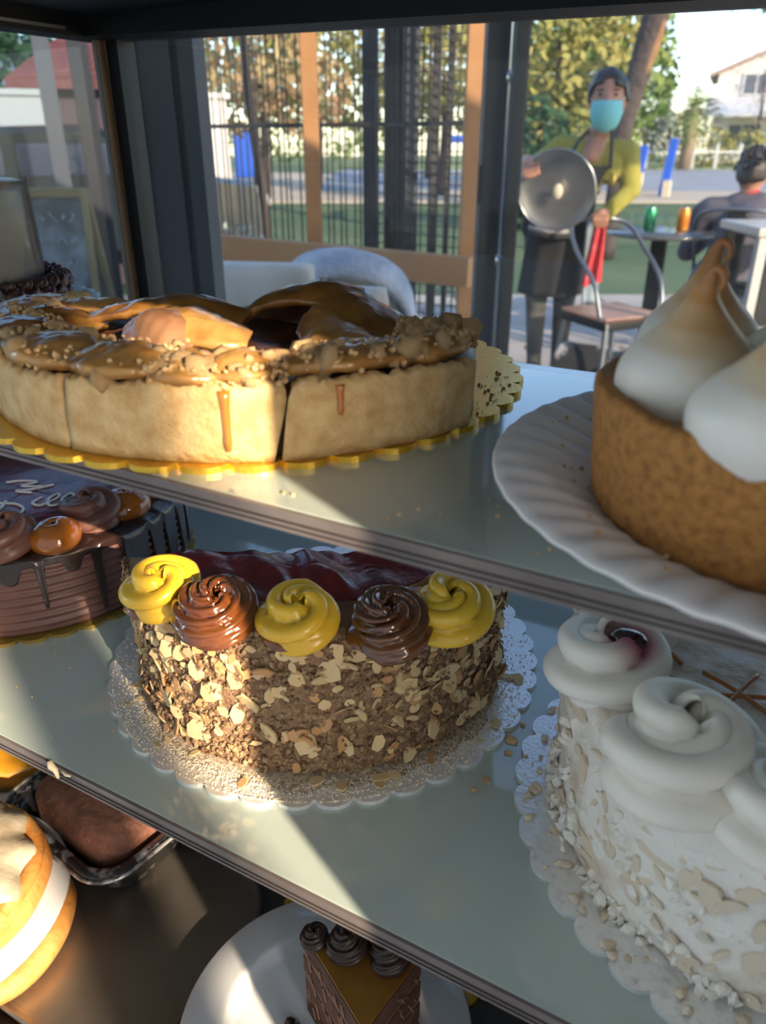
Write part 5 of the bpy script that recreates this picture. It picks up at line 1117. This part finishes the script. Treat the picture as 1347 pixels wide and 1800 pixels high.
# trees and lawn things behind the bar screen
bank = [(-10.9, 14.6, 'russet and grey tree behind the left part of the bar screen', L_o, 2.4, 21), (-12.4, 19.0, 'yellow tree behind the left wooden post', L_y, 2.6, 22), (-8.4, 18.2, 'yellow green tree behind the dark screen posts', L_y, 2.3, 23), (-12.6, 26.2, 'tall russet tree behind the dark screen posts', L_o, 3.4, 24), (-15.2, 20.0, 'green tree at the far left behind the bar screen', L_g, 3.2, 25), (-7.2, 23.4, 'green tree just left of the right wooden post', L_g, 2.8, 26), (-15.8, 30.0, 'tall pale tree far behind the bar screen', L_p, 4.2, 27), (-10.2, 30.0, 'dense green tree far behind the right part of the bar screen', L_g, 4.0, 28)]
for x, y, lab, mt_, z, sd in bank:
    k = z / 2.6; tree('garden_tree', (x, y), lab, [((0, 0, z + .3), (1.5 * k, 1.3, 1.1 * k)), ((-1.1, .2, z - .4), (1.0, 1, .8)), ((1.1, -.1, z - .3), (1.0, 1, .9)), ((.2, 0, z + 1.5), (1.2 * k, 1.2, 1.0 * k))], mt_, 1700, .12, sd, ([(0, 0, 0), (.08, 0, z * .6), (0, 0, z + .4)], [.12, .09, .04]))
for (x, y, lab, P, R) in ((-2.62, 3.42, 'slim grey leaning sapling behind the bars left of the left wooden post', [(.10, 0, 0), (.06, 0, .8), (0, 0, 1.4), (-.05, 0, 2.6)], [.018, .02, .022, .018]), (-2.80, 3.05, 'dark ivy clad trunk at the far left of the bar screen', [(0, 0, 0), (0, 0, 1.2), (.02, 0, 2.6)], [.05, .05, .05])):
    tree('sapling', (x, y), lab, [((0, 0, 1.55), (.13, .12, .45)), ((.02, 0, .7), (.10, .1, .4))] if R[0] > .03 else [((-.02, 0, 2.2), (.12, .1, .25))], L_d if R[0] > .03 else L_p, 420 if R[0] > .03 else 60, .028, 33, (P, R))
tree('flowering_shrub', (-3.15, 3.9), 'pale flowering shrub low behind the bars', [((0, 0, .32), (.42, .3, .42)), ((.45, .2, .3), (.3, .3, .35))], L_p, 900, .030, 35, None, 'shrub')
blue = M('blue_paint', (.03, .12, .62), .4); yelp = M('yellow_paint', (.75, .45, .05), .5)
def bollard(p, h, w, label):
    t = thing('blue_post', (*p, 0), label, 'post'); obj('post', bar((0, 0, 0), (.10, .05, h), w), blue, t, False); obj('base', box((.0, -.12, 0), (.16, .1, .35)), M('cream_base', (.62, .54, .40), .7), t, False); return t
bollard((-3.60, 20.2), 1.22, .17, 'taller blue post standing on the sidewalk'); bollard((-5.15, 24.6), 1.05, .2, 'farther blue post half behind the woman\'s shoulder')
pg = thing('playground_frame', (-11.0, 28.1, 0), 'blue and yellow playground frame behind the bar screen', 'playground frame', rot=CA)
for x in (-1.6, -.5, .6, 1.7): obj('upright', box((x - .07, -.07, 0), (x + .07, .07, 1.5)), blue if x < .4 else yelp, pg, False)
obj('crossbar', box((-1.7, -.05, 1.1), (1.8, .05, 1.35)), blue, pg, False); obj('slide', ([(-.4, -.1, 1.2), (.5, -.1, 1.2), (.5, -1.6, .1), (-.4, -1.6, .1), (-.4, -.1, 1.1), (.5, -.1, 1.1), (.5, -1.6, 0), (-.4, -1.6, 0)], [(0, 1, 2, 3), (7, 6, 5, 4), (0, 4, 5, 1), (1, 5, 6, 2), (2, 6, 7, 3), (3, 7, 4, 0)]), yelp, pg, False)
bl2 = thing('blue_bin', (-18.7, 24.0, 0), 'bright blue box far behind the left part of the screen', 'bin', rot=CA); obj('bin_body', box((-.35, -.35, 0), (.35, .35, 1.45), .04), blue, bl2); obj('bin_lid', box((-.38, -.38, 1.45), (.38, .38, 1.55), .03), post_d, bl2)
pg2 = thing('playground_frame', (-6.3, 24.6, 0), 'small blue and yellow frame between the black post and the woman', 'playground frame', rot=CA)
for x in (-.8, .0, .9): obj('upright', box((x - .06, -.06, 0), (x + .06, .06, 1.15)), yelp if x < -.5 else blue, pg2, False)
obj('crossbar', box((-.85, -.05, .8), (1.0, .05, 1.15)), blue, pg2, False)
# side street seen through the left glass: white wall, red roof, grey car, trees
gw = thing('garden_wall', (-8.0, 6.3, 0), 'white garden wall seen through the left glass', 'wall', rot=A(50)); obj('wall_face', box((-3.2, 0, 0), (2.3, .2, 1.62)), wall_m, gw, False); obj('wall_cap', box((-3.25, -.04, 1.62), (2.35, .24, 1.68)), wh, gw, False)
car = thing('parked_car', (-6.25, 4.9, 0), 'dark grey parked car seen through the left glass', 'car', rot=A(50))
cp = [(-2.0, .35), (-2.05, .62), (-1.9, .82), (-1.2, .92), (-.7, 1.26), (.6, 1.30), (1.15, .95), (1.85, .85), (2.0, .6), (1.98, .35)]
def car_body():
    V = []; 
    for y, k in ((-.80, .94), (-.70, 1), (.70, 1), (.80, .94)): V += [(x * (1 if k == 1 else .985), y, .35 + (z - .35) * k) for x, z in cp]
    n = len(cp); F = [(i * n + j, (i + 1) * n + j, (i + 1) * n + (j + 1) % n, i * n + (j + 1) % n) for i in range(3) for j in range(n)]; return V, F + [tuple(range(n)), tuple(3 * n + j for j in range(n))[::-1]]
obj('car_body', car_body(), M('car_paint', (.055, .065, .068), .25, .3, coat=.6), car, False)
for x0, x1, h in ((-1.1, -.1, .0), (.0, .95, 0)): obj('side_window', box((x0, -.815, .92), (x1, -.77, 1.16), .02), win_m, car)
for x in (-1.25, 1.25):
    for y in (-.72, .72): w_ = obj('wheel', xf(lathe([(0, -.09), (.2, -.09), (.31, -.08), (.32, 0), (.31, .08), (.2, .09), (0, .09)], 24), (x, y, .32), (PI / 2, 0, 0)), dark_metal, car); obj('wheel_hub', xf(lathe([(0, -.1), (.17, -.1), (.19, -.085)], 16), (x, y, .32), (PI / 2, 0, 0) if y < 0 else (-PI / 2, 0, 0)), steel, w_)
for y in (-.5, .5): obj('headlight', xf(ell((0, 0, 0), (.05, .14, .07), 12), (2.0, y, .68)), wh, car)
for y in (-.2, .2): obj('light_mark', box((-.9 + y * .3, -.82, .70), (-.82 + y * .3, -.80, .78)), wh, car, False)
rr_ = thing('red_roof', (-5.45, 5.02, 0), 'red tiled kiosk roof at the top of the left glass', 'kiosk', rot=A(46))
obj('roof', ([(-.60, 0, 1.55), (.95, 0, 1.55), (.95, .9, 2.25), (.30, .9, 2.25), (-.60, 0, 1.62), (.95, 0, 1.62), (.95, .9, 2.32), (.30, .9, 2.32)], [(3, 2, 1, 0), (4, 5, 6, 7), (0, 1, 5, 4), (1, 2, 6, 5), (2, 3, 7, 6), (3, 0, 4, 7)]), M('red_tile', (.26, .07, .065), .7, noise=(10, (.32, .11, .10), .4, .7)), rr_, False)
obj('kiosk_wall', box((-.35, .15, 0), (.9, .85, 1.56)), M('plum_wall', (.16, .10, .11), .8), rr_, False)
for k in range(14): obj('tile_rib', bar((-.55 + .11 * k, 0, 1.63), (min(.95, max(-.55 + .11 * k, .30)), .9 if -.55 + .11 * k > .3 else .9 * (.11 * k + .05) / .9, 1.63 + .7 * (1 if -.55 + .11 * k > .3 else (.11 * k + .05) / .9)), .012), M('red_rib', (.33, .11, .10), .7) if k == 0 else bpy.data.materials['red_rib'], rr_, False)
for x, y, lab, mt_, sd in ((-10.1, 8.2, 'dark green tree above the white garden wall', L_d, 51), (-12.6, 5.9, 'green tree at the far left above the white wall', L_g, 52)):
    tree('garden_tree', (x, y), lab, [((0, 0, 1.95), (1.1, 1.1, .55)), ((.8, .5, 1.8), (.8, .8, .45))], mt_, 1600, .09, sd, ([(0, 0, 0), (0, 0, 1.9)], [.1, .06]))
hl_ = thing('blue_house', (-26, 17, 0), 'distant blue grey house seen through the left glass', 'house', rot=A(55)); obj('wall', box((-5, 0, 0), (5, 5, 3.6)), M('blue_wall', (.22, .30, .38), .8), hl_, False); obj('roof', gable(-5, 5, 0, 5, 3.6, 4.6), M('blue_roof', (.30, .38, .46), .8), hl_, False)
